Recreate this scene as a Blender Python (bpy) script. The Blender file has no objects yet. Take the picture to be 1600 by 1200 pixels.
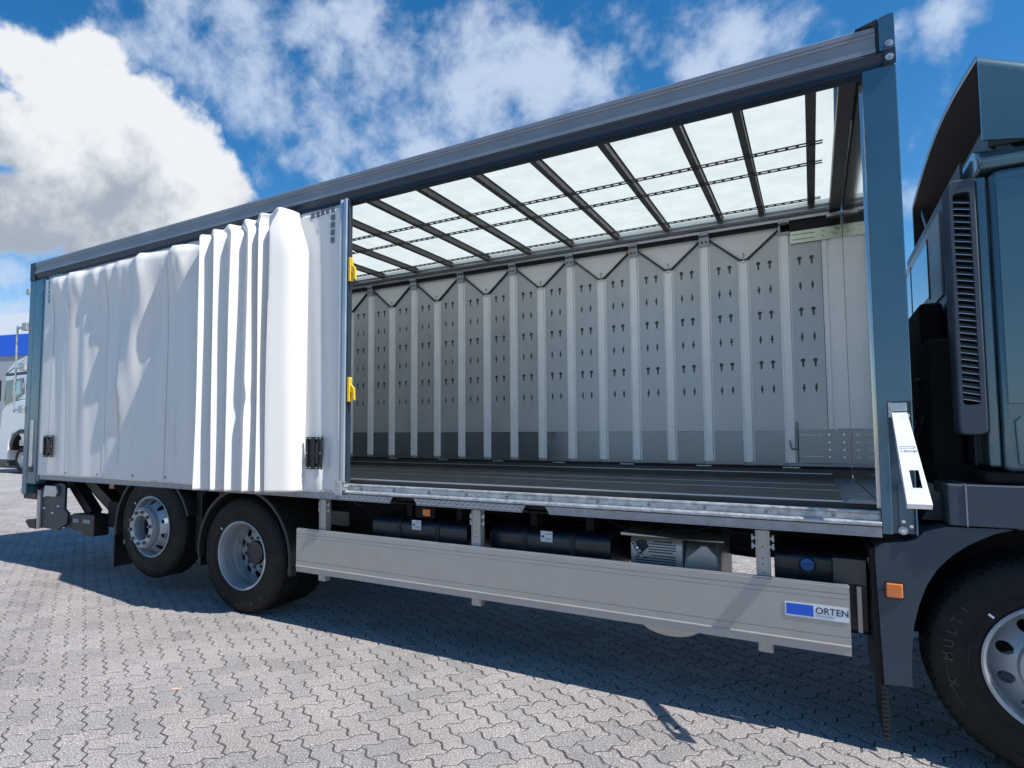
import bpy, math, random
from mathutils import Vector, Matrix, Quaternion
random.seed(7)
scene = bpy.context.scene
COL = scene.collection
rad = math.radians

# ------------------------------------------------------------------ camera
cam_d = bpy.data.cameras.new('camera'); cam = bpy.data.objects.new('camera', cam_d); COL.objects.link(cam)
scene.camera = cam
cr = Vector((0.85039919, 0.52613305, 0.00228595)); cu = Vector((0.03233927, -0.05660618, 0.99787269)); cf = Vector((-0.5251432, 0.84851621, 0.06515261))
M3 = Matrix((cr, cu, -cf)).transposed()
cam.matrix_world = Matrix.Translation((-0.42837, -3.88169, 1.54958)) @ M3.to_4x4()
cam_d.sensor_width = 36.0
cam_d.lens = 973.2114 / 1600 * 36.0
cam_d.shift_x = (800 - 666.9) / 1600
cam_d.shift_y = 21.65 / 1600
cam_d.clip_start = 0.05; cam_d.clip_end = 2000

# ------------------------------------------------------------------ world
SUN = Vector((0.78, -0.085, 1.0)).normalized()
world = bpy.data.worlds.new('World'); scene.world = world; world.use_nodes = True
wn = world.node_tree.nodes; wl = world.node_tree.links
for n in list(wn): wn.remove(n)
def wN(t, **k):
    n = wn.new(t)
    for a, b in k.items(): setattr(n, a, b)
    return n
wout = wN('ShaderNodeOutputWorld')
sky = wN('ShaderNodeTexSky', sky_type='NISHITA', sun_disc=False)
sky.sun_elevation = math.asin(SUN.z); sky.sun_rotation = math.atan2(SUN.x, SUN.y)
sky.altitude = 50; sky.air_density = 1.0; sky.dust_density = 0.3; sky.ozone_density = 3.0
hsv = wN('ShaderNodeHueSaturation'); hsv.inputs['Saturation'].default_value = 1.36; hsv.inputs['Hue'].default_value = 0.497
wl.new(sky.outputs[0], hsv.inputs['Color'])
bg1 = wN('ShaderNodeBackground'); bg1.inputs['Strength'].default_value = 0.112
wl.new(hsv.outputs[0], bg1.inputs['Color'])
bg2 = wN('ShaderNodeBackground'); bg2.inputs['Strength'].default_value = 1.0
mixs = wN('ShaderNodeMixShader')
wl.new(bg1.outputs[0], mixs.inputs[1]); wl.new(bg2.outputs[0], mixs.inputs[2]); wl.new(mixs.outputs[0], wout.inputs[0])
geo = wN('ShaderNodeTexCoord')
DIR = geo.outputs['Generated']
def wmath(op, a, b=None, clamp=False):
    n = wN('ShaderNodeMath', operation=op, use_clamp=clamp)
    for i, v in enumerate((a, b)):
        if v is None: continue
        if isinstance(v, (int, float)): n.inputs[i].default_value = v
        else: wl.new(v, n.inputs[i])
    return n.outputs[0]
def wnoise(scale, detail, rough, vec, dist=0.0, off=0.0):
    m = wN('ShaderNodeMapping'); m.inputs['Location'].default_value = (off, off * .7, off * 1.3)
    wl.new(vec, m.inputs['Vector'])
    n = wN('ShaderNodeTexNoise'); n.inputs['Scale'].default_value = scale; n.inputs['Detail'].default_value = detail
    n.inputs['Roughness'].default_value = rough; n.inputs['Distortion'].default_value = dist
    wl.new(m.outputs[0], n.inputs['Vector']); return n.outputs['Fac']
def blobs(lst, base=0.0, scale=1.0):
    acc = None
    for (x, y, z, r) in lst:
        d = wN('ShaderNodeVectorMath', operation='DISTANCE'); wl.new(DIR, d.inputs[0]); d.inputs[1].default_value = (x, y, z)
        t = wmath('DIVIDE', d.outputs['Value'], r * scale)
        t = wmath('SUBTRACT', 1.0, t)
        acc = t if acc is None else wmath('MAXIMUM', acc, t)
    return acc
def ramp(v, a, b):
    n = wN('ShaderNodeMapRange', interpolation_type='SMOOTHSTEP'); wl.new(v, n.inputs[0])
    n.inputs[1].default_value = a; n.inputs[2].default_value = b; return n.outputs[0]
CUM = [(-0.805, 0.38, 0.456, 0.054), (-0.769, 0.432, 0.471, 0.065), (-0.758, 0.484, 0.437, 0.073), (-0.842, 0.379, 0.383, 0.065), (-0.817, 0.438, 0.375, 0.111), (-0.761, 0.532, 0.372, 0.095), (-0.867, 0.402, 0.296, 0.074), (-0.817, 0.484, 0.312, 0.1), (-0.73, 0.584, 0.356, 0.067), (-0.779, 0.547, 0.306, 0.062)]
WISP = [(-0.695, 0.47, 0.544, 0.07), (-0.638, 0.557, 0.531, 0.085), (-0.57, 0.596, 0.565, 0.05), (-0.535, 0.677, 0.505, 0.105), (-0.506, 0.732, 0.456, 0.11), (-0.404, 0.78, 0.478, 0.119), (-0.306, 0.805, 0.508, 0.10), (-0.243, 0.839, 0.487, 0.068), (-0.512, 0.647, 0.565, 0.053), (-0.452, 0.789, 0.417, 0.105), (-0.067, 0.857, 0.511, 0.06), (0.01, 0.86, 0.51, 0.065), (-0.107, 0.867, 0.487, 0.039), (0.085, 0.879, 0.47, 0.026), (0.142, 0.869, 0.474, 0.026), (0.122, 0.946, 0.301, 0.055), (0.112, 0.971, 0.213, 0.06), (-0.894, 0.394, 0.213, 0.036), (-0.904, 0.393, 0.171, 0.043)]
puff = wnoise(10.0, 9, 0.58, DIR, 0.05)
puff2 = wnoise(34.0, 5, 0.6, DIR, 0.1, 3.0)
cumv = wmath('ADD', wmath('MULTIPLY', blobs(CUM, scale=1.22), 1.0), wmath('MULTIPLY', wmath('SUBTRACT', puff, 0.5), 1.3))
cumv = wmath('ADD', cumv, wmath('MULTIPLY', wmath('SUBTRACT', puff2, 0.5), 0.30))
cumd = ramp(cumv, 0.12, 0.40)
wis = wnoise(7.5, 12, 0.60, DIR, 0.12, 1.7)
wis2 = wnoise(24.0, 8, 0.62, DIR, 0.2, 5.1)
wv = wmath('ADD', wmath('MULTIPLY', blobs(WISP, scale=1.7), 0.62), wmath('MULTIPLY', wmath('SUBTRACT', wis, 0.5), 2.5))
wv = wmath('ADD', wv, wmath('MULTIPLY', wmath('SUBTRACT', wis2, 0.5), 0.6))
wd = wmath('MULTIPLY', ramp(wv, 0.10, 0.80), 0.84)
# scattered clouds over the rest of the sky, kept out of the view direction by its own gap mask
gap = wN('ShaderNodeVectorMath', operation='DISTANCE'); wl.new(DIR, gap.inputs[0]); gap.inputs[1].default_value = (-0.42, 0.80, 0.43)
gapm = ramp(gap.outputs['Value'], 0.68, 0.95)
oth = wnoise(2.6, 9, 0.6, DIR, 0.3, 9.3)
od = wmath('MULTIPLY', wmath('MULTIPLY', ramp(oth, 0.61, 0.74), gapm), 0.7)
tot = wmath('MAXIMUM', wmath('MAXIMUM', cumd, wd), od)
sep = wN('ShaderNodeSeparateXYZ'); wl.new(DIR, sep.inputs[0])
hz = ramp(sep.outputs['Z'], 0.22, 0.02)
tot = wmath('MAXIMUM', tot, wmath('MULTIPLY', hz, 0.3))
wl.new(tot, mixs.inputs[0])
# cloud shade: grey flat base of the big cumulus, white heads
alongz = wmath('ADD', sep.outputs['Z'], wmath('MULTIPLY', wmath('SUBTRACT', puff, 0.5), 0.42))
alongz = wmath('ADD', alongz, wmath('MULTIPLY', wmath('SUBTRACT', puff2, 0.5), 0.12))
lit = ramp(alongz, 0.25, 0.42)
cm = wN('ShaderNodeMix', data_type='RGBA'); wl.new(lit, cm.inputs[0])
cm.inputs[6].default_value = (0.29, 0.33, 0.39, 1); cm.inputs[7].default_value = (0.66, 0.68, 0.71, 1)
cm2 = wN('ShaderNodeMix', data_type='RGBA'); wl.new(cumd, cm2.inputs[0])
cm2.inputs[6].default_value = (0.47, 0.55, 0.69, 1); wl.new(cm.outputs[2], cm2.inputs[7])
wl.new(cm2.outputs[2], bg2.inputs['Color'])

# ------------------------------------------------------------------ sun, exposure
sd = bpy.data.lights.new('sun', 'SUN'); sun = bpy.data.objects.new('sun', sd); COL.objects.link(sun)
sd.energy = 5.0; sd.angle = rad(0.53); sd.color = (1.0, 0.955, 0.89)
sun.rotation_euler = SUN.to_track_quat('Z', 'Y').to_euler()
scene.view_settings.view_transform = 'Standard'; scene.view_settings.look = 'None'
scene.view_settings.exposure = 0.40; scene.view_settings.gamma = 1.0; scene.view_settings.use_curve_mapping = False
scene.render.resolution_x = 1024; scene.render.resolution_y = 768

# ------------------------------------------------------------------ materials
def mat(name, col, rough=0.5, metal=0.0, bump=0.0, bscale=60.0, var=0.0, vscale=6.0, coat=0.0, spec=0.5, dirt=0.0, dcol=(0.12, 0.10, 0.08), stretch=(1, 1, 1)):
    m = bpy.data.materials.new(name); m.use_nodes = True
    nt = m.node_tree; b = nt.nodes['Principled BSDF']; L = nt.links
    b.inputs['Base Color'].default_value = (*col, 1); b.inputs['Roughness'].default_value = rough
    b.inputs['Metallic'].default_value = metal; b.inputs['Coat Weight'].default_value = coat
    b.inputs['Coat Roughness'].default_value = 0.05; b.inputs['Specular IOR Level'].default_value = spec
    g = nt.nodes.new('ShaderNodeNewGeometry')
    mp = nt.nodes.new('ShaderNodeMapping'); mp.inputs['Scale'].default_value = stretch; L.new(g.outputs['Position'], mp.inputs['Vector'])
    def noise(sc, det=5, ro=0.55):
        n = nt.nodes.new('ShaderNodeTexNoise'); n.inputs['Scale'].default_value = sc; n.inputs['Detail'].default_value = det
        n.inputs['Roughness'].default_value = ro; L.new(mp.outputs[0], n.inputs['Vector']); return n
    last = None
    if var > 0:
        n = noise(vscale); r = nt.nodes.new('ShaderNodeMapRange'); L.new(n.outputs['Fac'], r.inputs[0])
        r.inputs[1].default_value = 0.3; r.inputs[2].default_value = 0.7; r.inputs[3].default_value = 1 - var; r.inputs[4].default_value = 1 + var
        mx = nt.nodes.new('ShaderNodeVectorMath'); mx.operation = 'SCALE'; mx.inputs[0].default_value = col
        L.new(r.outputs[0], mx.inputs['Scale']); last = mx.outputs[0]
        rr = nt.nodes.new('ShaderNodeMapRange'); L.new(n.outputs['Fac'], rr.inputs[0]); rr.inputs[1].default_value = .3; rr.inputs[2].default_value = .7
        rr.inputs[3].default_value = max(0.02, rough * .8); rr.inputs[4].default_value = min(1, rough * 1.25); L.new(rr.outputs[0], b.inputs['Roughness'])
    if dirt > 0:
        n2 = noise(vscale * 2.3, 8, .7); r = nt.nodes.new('ShaderNodeMapRange'); L.new(n2.outputs['Fac'], r.inputs[0])
        r.inputs[1].default_value = 0.55; r.inputs[2].default_value = 0.75; r.inputs[3].default_value = 0; r.inputs[4].default_value = dirt
        mx = nt.nodes.new('ShaderNodeMix'); mx.data_type = 'RGBA'; L.new(r.outputs[0], mx.inputs[0])
        mx.inputs[6].default_value = (*col, 1); mx.inputs[7].default_value = (*dcol, 1)
        if last is not None: L.new(last, mx.inputs[6])
        last = mx.outputs[2]
    if last is not None: L.new(last, b.inputs['Base Color'])
    if bump > 0:
        n3 = noise(bscale, 4); bp = nt.nodes.new('ShaderNodeBump'); bp.inputs['Strength'].default_value = bump; bp.inputs['Distance'].default_value = 0.01
        L.new(n3.outputs['Fac'], bp.inputs['Height']); L.new(bp.outputs[0], b.inputs['Normal'])
    return m
blue = mat('steel_blue_paint', (0.050, 0.125, 0.185), 0.28, 0.25, var=0.06, vscale=3, coat=0.6, bump=0.02, bscale=14)
blue_dk = mat('dark_blue_paint', (0.018, 0.032, 0.052), 0.42, 0.0, var=0.12, vscale=4, bump=0.05, bscale=30)
cabblue = mat('cab_blue_paint', (0.062, 0.122, 0.155), 0.22, 0.25, var=0.05, vscale=2, coat=0.9, bump=0.015, bscale=7)
blueplastic = mat('blue_grey_plastic', (0.036, 0.053, 0.074), 0.55, var=0.12, vscale=5, bump=0.12, bscale=260, dirt=.2, dcol=(.12, .12, .12))
alu = mat('anodised_aluminium', (0.50, 0.53, 0.56), 0.34, 0.75, var=0.08, vscale=4, dirt=.25, dcol=(.25, .25, .25))
alu_blue = mat('blue_grey_rail_paint', (0.24, 0.26, 0.29), 0.38, 0.15, var=0.08, vscale=3, dirt=.15, dcol=(.12, .13, .14))
galv = mat('galvanised_steel', (0.46, 0.48, 0.49), 0.42, 0.55, var=0.3, vscale=22, dirt=0.75, dcol=(0.10, 0.085, 0.07), bump=0.25, bscale=45)
galv_pl = mat('galvanised_plate', (0.28, 0.30, 0.33), 0.40, 0.6, var=0.2, vscale=14, dirt=.4, dcol=(.14, .13, .12), bump=.05)
greypaint = mat('light_grey_paint', (0.41, 0.385, 0.36), 0.42, 0.25, var=0.05, vscale=7, dirt=.22, dcol=(.22, .2, .18), bump=0.02)
slatm = mat('wall_slat_metal', (0.42, 0.44, 0.46), 0.36, 0.4, var=0.07, vscale=5, dirt=.12, dcol=(.3, .3, .3), stretch=(1, 1, .4))
kickm = mat('kick_plate_metal', (0.17, 0.205, 0.245), 0.22, 0.75, var=0.12, vscale=9, dirt=.25, dcol=(.12, .12, .12))
postm = mat('wall_post_metal', (0.79, 0.80, 0.82), 0.42, 0.15, var=0.04, vscale=6, dirt=.10, dcol=(.4, .38, .35), bump=.06, bscale=150)
tarp = mat('white_lining_tarpaulin', (0.78, 0.78, 0.78), 0.55, var=0.04, vscale=3, bump=.05)
mirrorm = mat('polished_front_panel', (0.80, 0.80, 0.80), 0.07, 0.92, var=0.05, vscale=3)
floorm = mat('dark_floor_plate', (0.050, 0.049, 0.047), 0.46, var=0.25, vscale=7, dirt=.5, dcol=(.13, .125, .115), bump=.25, bscale=320, stretch=(.5, 1, 1))
black = mat('black_plastic', (0.012, 0.013, 0.015), 0.45, var=0.2, vscale=10, bump=.05)
blackm = mat('matt_black', (0.006, 0.006, 0.007), 0.8)
rubber = mat('tyre_rubber', (0.008, 0.008, 0.0085), 0.62, spec=.28, var=0.3, vscale=14, dirt=.25, dcol=(.025, .023, .021), bump=.1, bscale=120)
rubber_hi = mat('tyre_lettering_rubber', (0.014, 0.014, 0.0145), 0.5)
mudm = mat('mudguard_plastic', (0.028, 0.027, 0.026), 0.5, var=.2, vscale=9, dirt=.4, dcol=(.09, .08, .07), bump=.1, bscale=200)
rimm = mat('silver_rim_paint', (0.36, 0.39, 0.42), 0.36, 0.5, var=.08, vscale=11, dirt=.3, dcol=(.14, .13, .12))
nutm = mat('wheel_nut_steel', (0.20, 0.22, 0.24), 0.35, .8)
backm = mat('slat_backing_grey', (0.16, 0.16, 0.165), .6)
darkbow = mat('bow_steel', (0.075, 0.070, 0.068), 0.42, 0.5, var=.15, vscale=18, dirt=.4, dcol=(.03, .03, .03))
navy = mat('navy_tank_paint', (0.008, 0.013, 0.028), 0.3, .1, var=.2, vscale=8, dirt=.2, dcol=(.03, .03, .03), coat=.2)
steel = mat('muffler_steel', (0.50, 0.485, 0.46), 0.42, .7, var=.12, vscale=9, dirt=.3, dcol=(.25, .22, .18), bump=.05)
chrome = mat('polished_lever_steel', (0.88, 0.88, 0.89), 0.3, .35, var=.04, vscale=12, bump=.02)
brightsteel = mat('bright_steel', (0.7, 0.7, 0.7), 0.22, .9)
whitep = mat('white_paint', (0.78, 0.79, 0.80), 0.28, 0, var=.03, coat=.5)
stick = mat('white_sticker', (0.74, 0.77, 0.80), 0.35)
stickblue = mat('blue_sticker', (0.01, 0.11, 0.62), 0.35)
ink = mat('dark_ink', (0.015, 0.02, 0.035), 0.5)
inkgrey = mat('grey_ink', (0.22, 0.26, 0.32), 0.5)
yellow = mat('yellow_latch_paint', (0.78, 0.50, 0.02), 0.4, var=.1, vscale=30, dirt=.3)
zinc = mat('zinc_yellow_plate', (0.56, 0.62, 0.50), 0.32, .65, var=.1, vscale=25)
capblue = mat('blue_filler_cap', (0.012, 0.12, 0.36), 0.35)
graybox = mat('grey_black_box', (0.065, 0.062, 0.06), 0.5, var=.1, bump=.05)
reflect = mat('grey_reflector_tape', (0.16, 0.19, 0.22), 0.3, .3)
glassm = mat('window_glass', (0.35, 0.42, 0.5), 0.03, 0.95)
glassdk = mat('dark_cab_glass', (0.03, 0.045, 0.055), 0.05, 0.0, coat=1)
rustred = mat('red_oxide_paint', (0.10, 0.03, 0.03), .5)
def lampmat(name, c):
    m = mat(name, c, 0.18, coat=1); b = m.node_tree.nodes['Principled BSDF']; b.inputs['Subsurface Weight'].default_value = 0.15; return m
orange = lampmat('amber_lens', (0.80, 0.20, 0.03)); redlens = lampmat('red_lens', (0.32, 0.07, 0.035))

# PVC curtain
cur = mat('white_pvc_curtain', (0.67, 0.66, 0.645), 0.40, var=0.03, vscale=1.4, dirt=.42, dcol=(.50, .44, .37), bump=.16, bscale=6, stretch=(1, 1, .22))
nt = cur.node_tree; b = nt.nodes['Principled BSDF']; src = b.inputs['Base Color'].links[0].from_socket
g = nt.nodes.new('ShaderNodeNewGeometry'); sp_ = nt.nodes.new('ShaderNodeSeparateXYZ'); nt.links.new(g.outputs['Position'], sp_.inputs[0])
def mth(op, a, b2):
    n = nt.nodes.new('ShaderNodeMath'); n.operation = op
    for i, v in enumerate((a, b2)):
        if isinstance(v, (int, float)): n.inputs[i].default_value = v
        else: nt.links.new(v, n.inputs[i])
    return n.outputs[0]
nz_ = nt.nodes.new('ShaderNodeTexNoise'); nz_.inputs['Scale'].default_value = 7; nt.links.new(g.outputs['Position'], nz_.inputs[0])
xx_ = mth('ADD', sp_.outputs['X'], mth('MULTIPLY', mth('SUBTRACT', nz_.outputs['Fac'], .5), .10))
tot_ = None
for (cx0, w0, z0, z1, am) in ((-6.62, .035, 1.2, 2.6, .55), (-6.95, .05, 2.0, 2.9, .25), (-7.4, .04, 1.3, 2.2, .2), (-5.7, .03, 1.15, 1.9, .2)):
    m_ = mth('MAXIMUM', mth('SUBTRACT', 1.0, mth('DIVIDE', mth('ABSOLUTE', mth('SUBTRACT', xx_, cx0), 0), w0)), 0)
    q_ = mth('MAXIMUM', mth('SUBTRACT', 1.0, mth('DIVIDE', mth('ABSOLUTE', mth('SUBTRACT', sp_.outputs['Z'], (z0 + z1) / 2), 0), (z1 - z0) / 2)), 0)
    v_ = mth('MULTIPLY', mth('MULTIPLY', m_, mth('POWER', q_, .5)), am); tot_ = v_ if tot_ is None else mth('ADD', tot_, v_)
mxs = nt.nodes.new('ShaderNodeMix'); mxs.data_type = 'RGBA'; nt.links.new(tot_, mxs.inputs[0]); nt.links.new(src, mxs.inputs[6]); mxs.inputs[7].default_value = (.36, .27, .20, 1)
nt.links.new(mxs.outputs[2], b.inputs['Base Color'])
# translucent roof
rf = bpy.data.materials.new('translucent_roof_sheet'); rf.use_nodes = True
nt = rf.node_tree; nt.nodes.remove(nt.nodes['Principled BSDF']); ro = nt.nodes['Material Output']
tr = nt.nodes.new('ShaderNodeBsdfTranslucent'); df = nt.nodes.new('ShaderNodeBsdfDiffuse'); ms = nt.nodes.new('ShaderNodeMixShader')
g = nt.nodes.new('ShaderNodeNewGeometry'); n1 = nt.nodes.new('ShaderNodeTexNoise'); n1.inputs['Scale'].default_value = 5; n1.inputs['Detail'].default_value = 9; n1.inputs['Roughness'].default_value = .7
nt.links.new(g.outputs['Position'], n1.inputs['Vector'])
rr = nt.nodes.new('ShaderNodeValToRGB'); nt.links.new(n1.outputs['Fac'], rr.inputs[0])
rr.color_ramp.elements[0].position = .3; rr.color_ramp.elements[0].color = (.45, .49, .465, 1)
rr.color_ramp.elements[1].position = .7; rr.color_ramp.elements[1].color = (.55, .59, .56, 1)
nt.links.new(rr.outputs[0], tr.inputs[0]); df.inputs[0].default_value = (.8, .8, .78, 1); ms.inputs[0].default_value = .14
nt.links.new(tr.outputs[0], ms.inputs[1]); nt.links.new(df.outputs[0], ms.inputs[2]); nt.links.new(ms.outputs[0], ro.inputs[0])

# paving
def paver_mat(name, mode):
    m = bpy.data.materials.new(name); m.use_nodes = True; nt = m.node_tree; L = nt.links; b = nt.nodes['Principled BSDF']
    b.inputs['Roughness'].default_value = .85; b.inputs['Specular IOR Level'].default_value = .3
    g = nt.nodes.new('ShaderNodeNewGeometry')
    def N(sc, det, ro=.6, dist=0):
        n = nt.nodes.new('ShaderNodeTexNoise'); n.inputs['Scale'].default_value = sc; n.inputs['Detail'].default_value = det; n.inputs['Roughness'].default_value = ro
        n.inputs['Distortion'].default_value = dist; L.new(g.outputs['Position'], n.inputs['Vector']); return n.outputs['Fac']
    sp = nt.nodes.new('ShaderNodeValToRGB'); L.new(N(120, 4, .8), sp.inputs[0])
    e = sp.color_ramp.elements; e[0].position = .36; e[0].color = (.075, .072, .07, 1); e[1].position = .66; e[1].color = (.90, .87, .86, 1)
    a = e.new(.46); a.color = (.27, .258, .255, 1); a = e.new(.55); a.color = (.40, .38, .38, 1)
    big = nt.nodes.new('ShaderNodeMapRange'); L.new(N(1.1, 5, .6), big.inputs[0]); big.inputs[1].default_value = .3; big.inputs[2].default_value = .7
    big.inputs[3].default_value = .72; big.inputs[4].default_value = .98
    s1 = nt.nodes.new('ShaderNodeVectorMath'); s1.operation = 'SCALE'; L.new(sp.outputs[0], s1.inputs[0]); L.new(big.outputs[0], s1.inputs['Scale'])
    if mode == 'obj':
        oi = nt.nodes.new('ShaderNodeObjectInfo'); rnd = oi.outputs['Random']
    else:
        at = nt.nodes.new('ShaderNodeAttribute'); at.attribute_name = 'tint'; rnd = at.outputs['Fac']
    tn = nt.nodes.new('ShaderNodeValToRGB'); L.new(rnd, tn.inputs[0]); e = tn.color_ramp.elements
    e[0].color = (.82, .815, .81, 1); e[1].color = (1.03, 1.01, .985, 1); a = e.new(.3); a.color = (.95, .94, .93, 1); a = e.new(.8); a.color = (1.03, .975, .95, 1)
    mu = nt.nodes.new('ShaderNodeMix'); mu.data_type = 'RGBA'; mu.blend_type = 'MULTIPLY'; mu.inputs[0].default_value = 1
    L.new(s1.outputs[0], mu.inputs[6]); L.new(tn.outputs[0], mu.inputs[7])
    # dirt worked in along stains
    st = nt.nodes.new('ShaderNodeMapRange'); L.new(N(4.5, 8, .7, .4), st.inputs[0]); st.inputs[1].default_value = .60; st.inputs[2].default_value = .78; st.inputs[4].default_value = .4
    mx = nt.nodes.new('ShaderNodeMix'); mx.data_type = 'RGBA'; L.new(st.outputs[0], mx.inputs[0]); L.new(mu.outputs[2], mx.inputs[6]); mx.inputs[7].default_value = (.17, .155, .14, 1)
    L.new(mx.outputs[2], b.inputs['Base Color'])
    bp = nt.nodes.new('ShaderNodeBump'); bp.inputs['Strength'].default_value = .55; bp.inputs['Distance'].default_value = .004
    L.new(N(110, 5, .7), bp.inputs['Height']); L.new(bp.outputs[0], b.inputs['Normal'])
    return m
paver_o = paver_mat('concrete_paver', 'obj'); paver_s = paver_mat('concrete_paver_field', 'attr')
jointm = mat('joint_sand', (0.075, 0.07, 0.066), .95, var=.3, vscale=30)

# ------------------------------------------------------------------ mesh helpers
class MB:
    def __init__(s): s.v = []; s.f = []
    def add(s, vs, fs):
        o = len(s.v); s.v += [tuple(v) for v in vs]; s.f += [tuple(i + o for i in f) for f in fs]; return s
    def box(s, x0, x1, y0, y1, z0, z1):
        x0, x1 = sorted((x0, x1)); y0, y1 = sorted((y0, y1)); z0, z1 = sorted((z0, z1))
        v = [(x0, y0, z0), (x1, y0, z0), (x1, y1, z0), (x0, y1, z0), (x0, y0, z1), (x1, y0, z1), (x1, y1, z1), (x0, y1, z1)]
        return s.add(v, [(0, 3, 2, 1), (4, 5, 6, 7), (0, 1, 5, 4), (1, 2, 6, 5), (2, 3, 7, 6), (3, 0, 4, 7)])
    def prism(s, poly, axis, a, b):
        # poly in the two other axes (cyclic order x->(y,z), y->(x,z), z->(x,y)), extruded from a to b
        n = len(poly)
        def P(p, t): return {'x': (t, p[0], p[1]), 'y': (p[0], t, p[1]), 'z': (p[0], p[1], t)}[axis]
        v = [P(p, a) for p in poly] + [P(p, b) for p in poly]
        f = [tuple(range(n - 1, -1, -1)), tuple(range(n, 2 * n))] + [(i, (i + 1) % n, n + (i + 1) % n, n + i) for i in range(n)]
        return s.add(v, f)
    def tube(s, p0, p1, r, n=10, r1=None, cap=True):
        p0 = Vector(p0); p1 = Vector(p1); d = (p1 - p0).normalized(); a = d.orthogonal().normalized(); b = d.cross(a); r1 = r if r1 is None else r1
        v = []
        for p, q in ((p0, r), (p1, r1)):
            for i in range(n):
                t = 2 * math.pi * i / n; v.append(p + a * q * math.cos(t) + b * q * math.sin(t))
        f = [(i, (i + 1) % n, n + (i + 1) % n, n + i) for i in range(n)]
        if cap: f += [tuple(range(n - 1, -1, -1)), tuple(range(n, 2 * n))]
        return s.add(v, f)
    def path(s, pts, r, n=8):
        for a, b in zip(pts[:-1], pts[1:]): s.tube(a, b, r, n)
        return s
    def lathe(s, prof, c, n=64, closed=False):
        # prof: list of (radius, y) around the Y axis through c
        m = len(prof); v = []
        for i in range(n):
            t = 2 * math.pi * i / n
            for (r, y) in prof: v.append((c[0] + r * math.cos(t), c[1] + y, c[2] + r * math.sin(t)))
        f = []
        for i in range(n):
            j = (i + 1) % n
            for k in range(m - 1 + (1 if closed else 0)):
                k2 = (k + 1) % m
                f.append((i * m + k, i * m + k2, j * m + k2, j * m + k))
        return s.add(v, f)
    def bar(s, p0, p1, w, h, up=(0, 0, 1)):
        p0 = Vector(p0); p1 = Vector(p1); d = (p1 - p0).normalized(); a = d.cross(Vector(up)).normalized(); b = a.cross(d)
        v = []
        for p in (p0, p1):
            for sa, sb in ((-1, -1), (1, -1), (1, 1), (-1, 1)): v.append(p + a * sa * w / 2 + b * sb * h / 2)
        return s.add(v, [(0, 1, 2, 3), (7, 6, 5, 4), (0, 4, 5, 1), (1, 5, 6, 2), (2, 6, 7, 3), (3, 7, 4, 0)])
    def mesh(s, name, m, smooth=True, ang=32):
        me = bpy.data.meshes.new(name); me.from_pydata(s.v, [], s.f)
        me.materials.append(m)
        import bmesh
        bm = bmesh.new(); bm.from_mesh(me); bmesh.ops.recalc_face_normals(bm, faces=bm.faces); bm.to_mesh(me); bm.free()
        if smooth: me.shade_smooth(); me.set_sharp_from_angle(angle=rad(ang))
        return me
    def obj(s, name, m, parent=None, bevel=0.0, **k):
        o = bpy.data.objects.new(name, s.mesh(name, m, **k)); COL.objects.link(o)
        if parent is not None: o.parent = parent
        if bevel:
            bv = o.modifiers.new('bevel', 'BEVEL'); bv.width = bevel; bv.segments = 2; bv.limit_method = 'ANGLE'; bv.angle_limit = rad(35); bv.harden_normals = True
        return o
def inst(name, me, parent, loc=(0, 0, 0), rot=(0, 0, 0), scale=(1, 1, 1)):
    o = bpy.data.objects.new(name, me); COL.objects.link(o); o.parent = parent; o.location = loc; o.rotation_euler = rot; o.scale = scale; return o
def empty(name, loc, label, cat, group=None):
    o = bpy.data.objects.new(name, None); COL.objects.link(o); o.location = loc; o['label'] = label; o['category'] = cat
    if group: o['group'] = group
    return o
def tag(o, label=None, cat=None, group=None, kind=None):
    if label: o['label'] = label
    if cat: o['category'] = cat
    if group: o['group'] = group
    if kind: o['kind'] = kind
    return o
def text_obj(name, txt, size, m, parent, mtx, extrude=0.0006, sx=1.0, align='LEFT', bold=0.0):
    cu_ = bpy.data.curves.new(name, 'FONT'); cu_.body = txt; cu_.size = size; cu_.extrude = extrude; cu_.align_x = align; cu_.offset = bold
    t = bpy.data.objects.new(name + '_tmp', cu_); COL.objects.link(t)
    dg = bpy.context.evaluated_depsgraph_get(); me = bpy.data.meshes.new_from_object(t.evaluated_get(dg))
    bpy.data.objects.remove(t); me.materials.clear(); me.materials.append(m)
    me.transform(mtx @ Matrix.Diagonal((sx, 1, 1, 1)))
    o = bpy.data.objects.new(name, me); COL.objects.link(o); o.parent = parent; return o
def face_near(x, y, z):   # text lying in an XZ plane, readable from -Y
    return Matrix.Translation((x, y, z)) @ Matrix.Rotation(rad(90), 4, 'X')

# ================================================================== GROUND
gm = MB(); gm.add([(-400, -300, -.014), (300, -300, -.014), (300, 500, -.014), (-400, 500, -.014)], [(0, 1, 2, 3)])
# far field: paving seen at grazing angle, joints by material beyond the built pavers
fg = bpy.data.materials.new('far_paving'); fg.use_nodes = True; nt = fg.node_tree; b = nt.nodes['Principled BSDF']; b.inputs['Roughness'].default_value = .85
g = nt.nodes.new('ShaderNodeNewGeometry'); mp = nt.nodes.new('ShaderNodeMapping'); mp.inputs['Rotation'].default_value = (0, 0, rad(29)); nt.links.new(g.outputs['Position'], mp.inputs[0])
bt = nt.nodes.new('ShaderNodeTexBrick'); bt.inputs['Scale'].default_value = 1; bt.inputs['Brick Width'].default_value = .225; bt.inputs['Row Height'].default_value = .1125
bt.inputs['Mortar Size'].default_value = .004; bt.inputs['Color1'].default_value = (.36, .345, .34, 1); bt.inputs['Color2'].default_value = (.30, .29, .29, 1); bt.inputs['Mortar'].default_value = (.07, .065, .06, 1)
nt.links.new(mp.outputs[0], bt.inputs[0])
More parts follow.
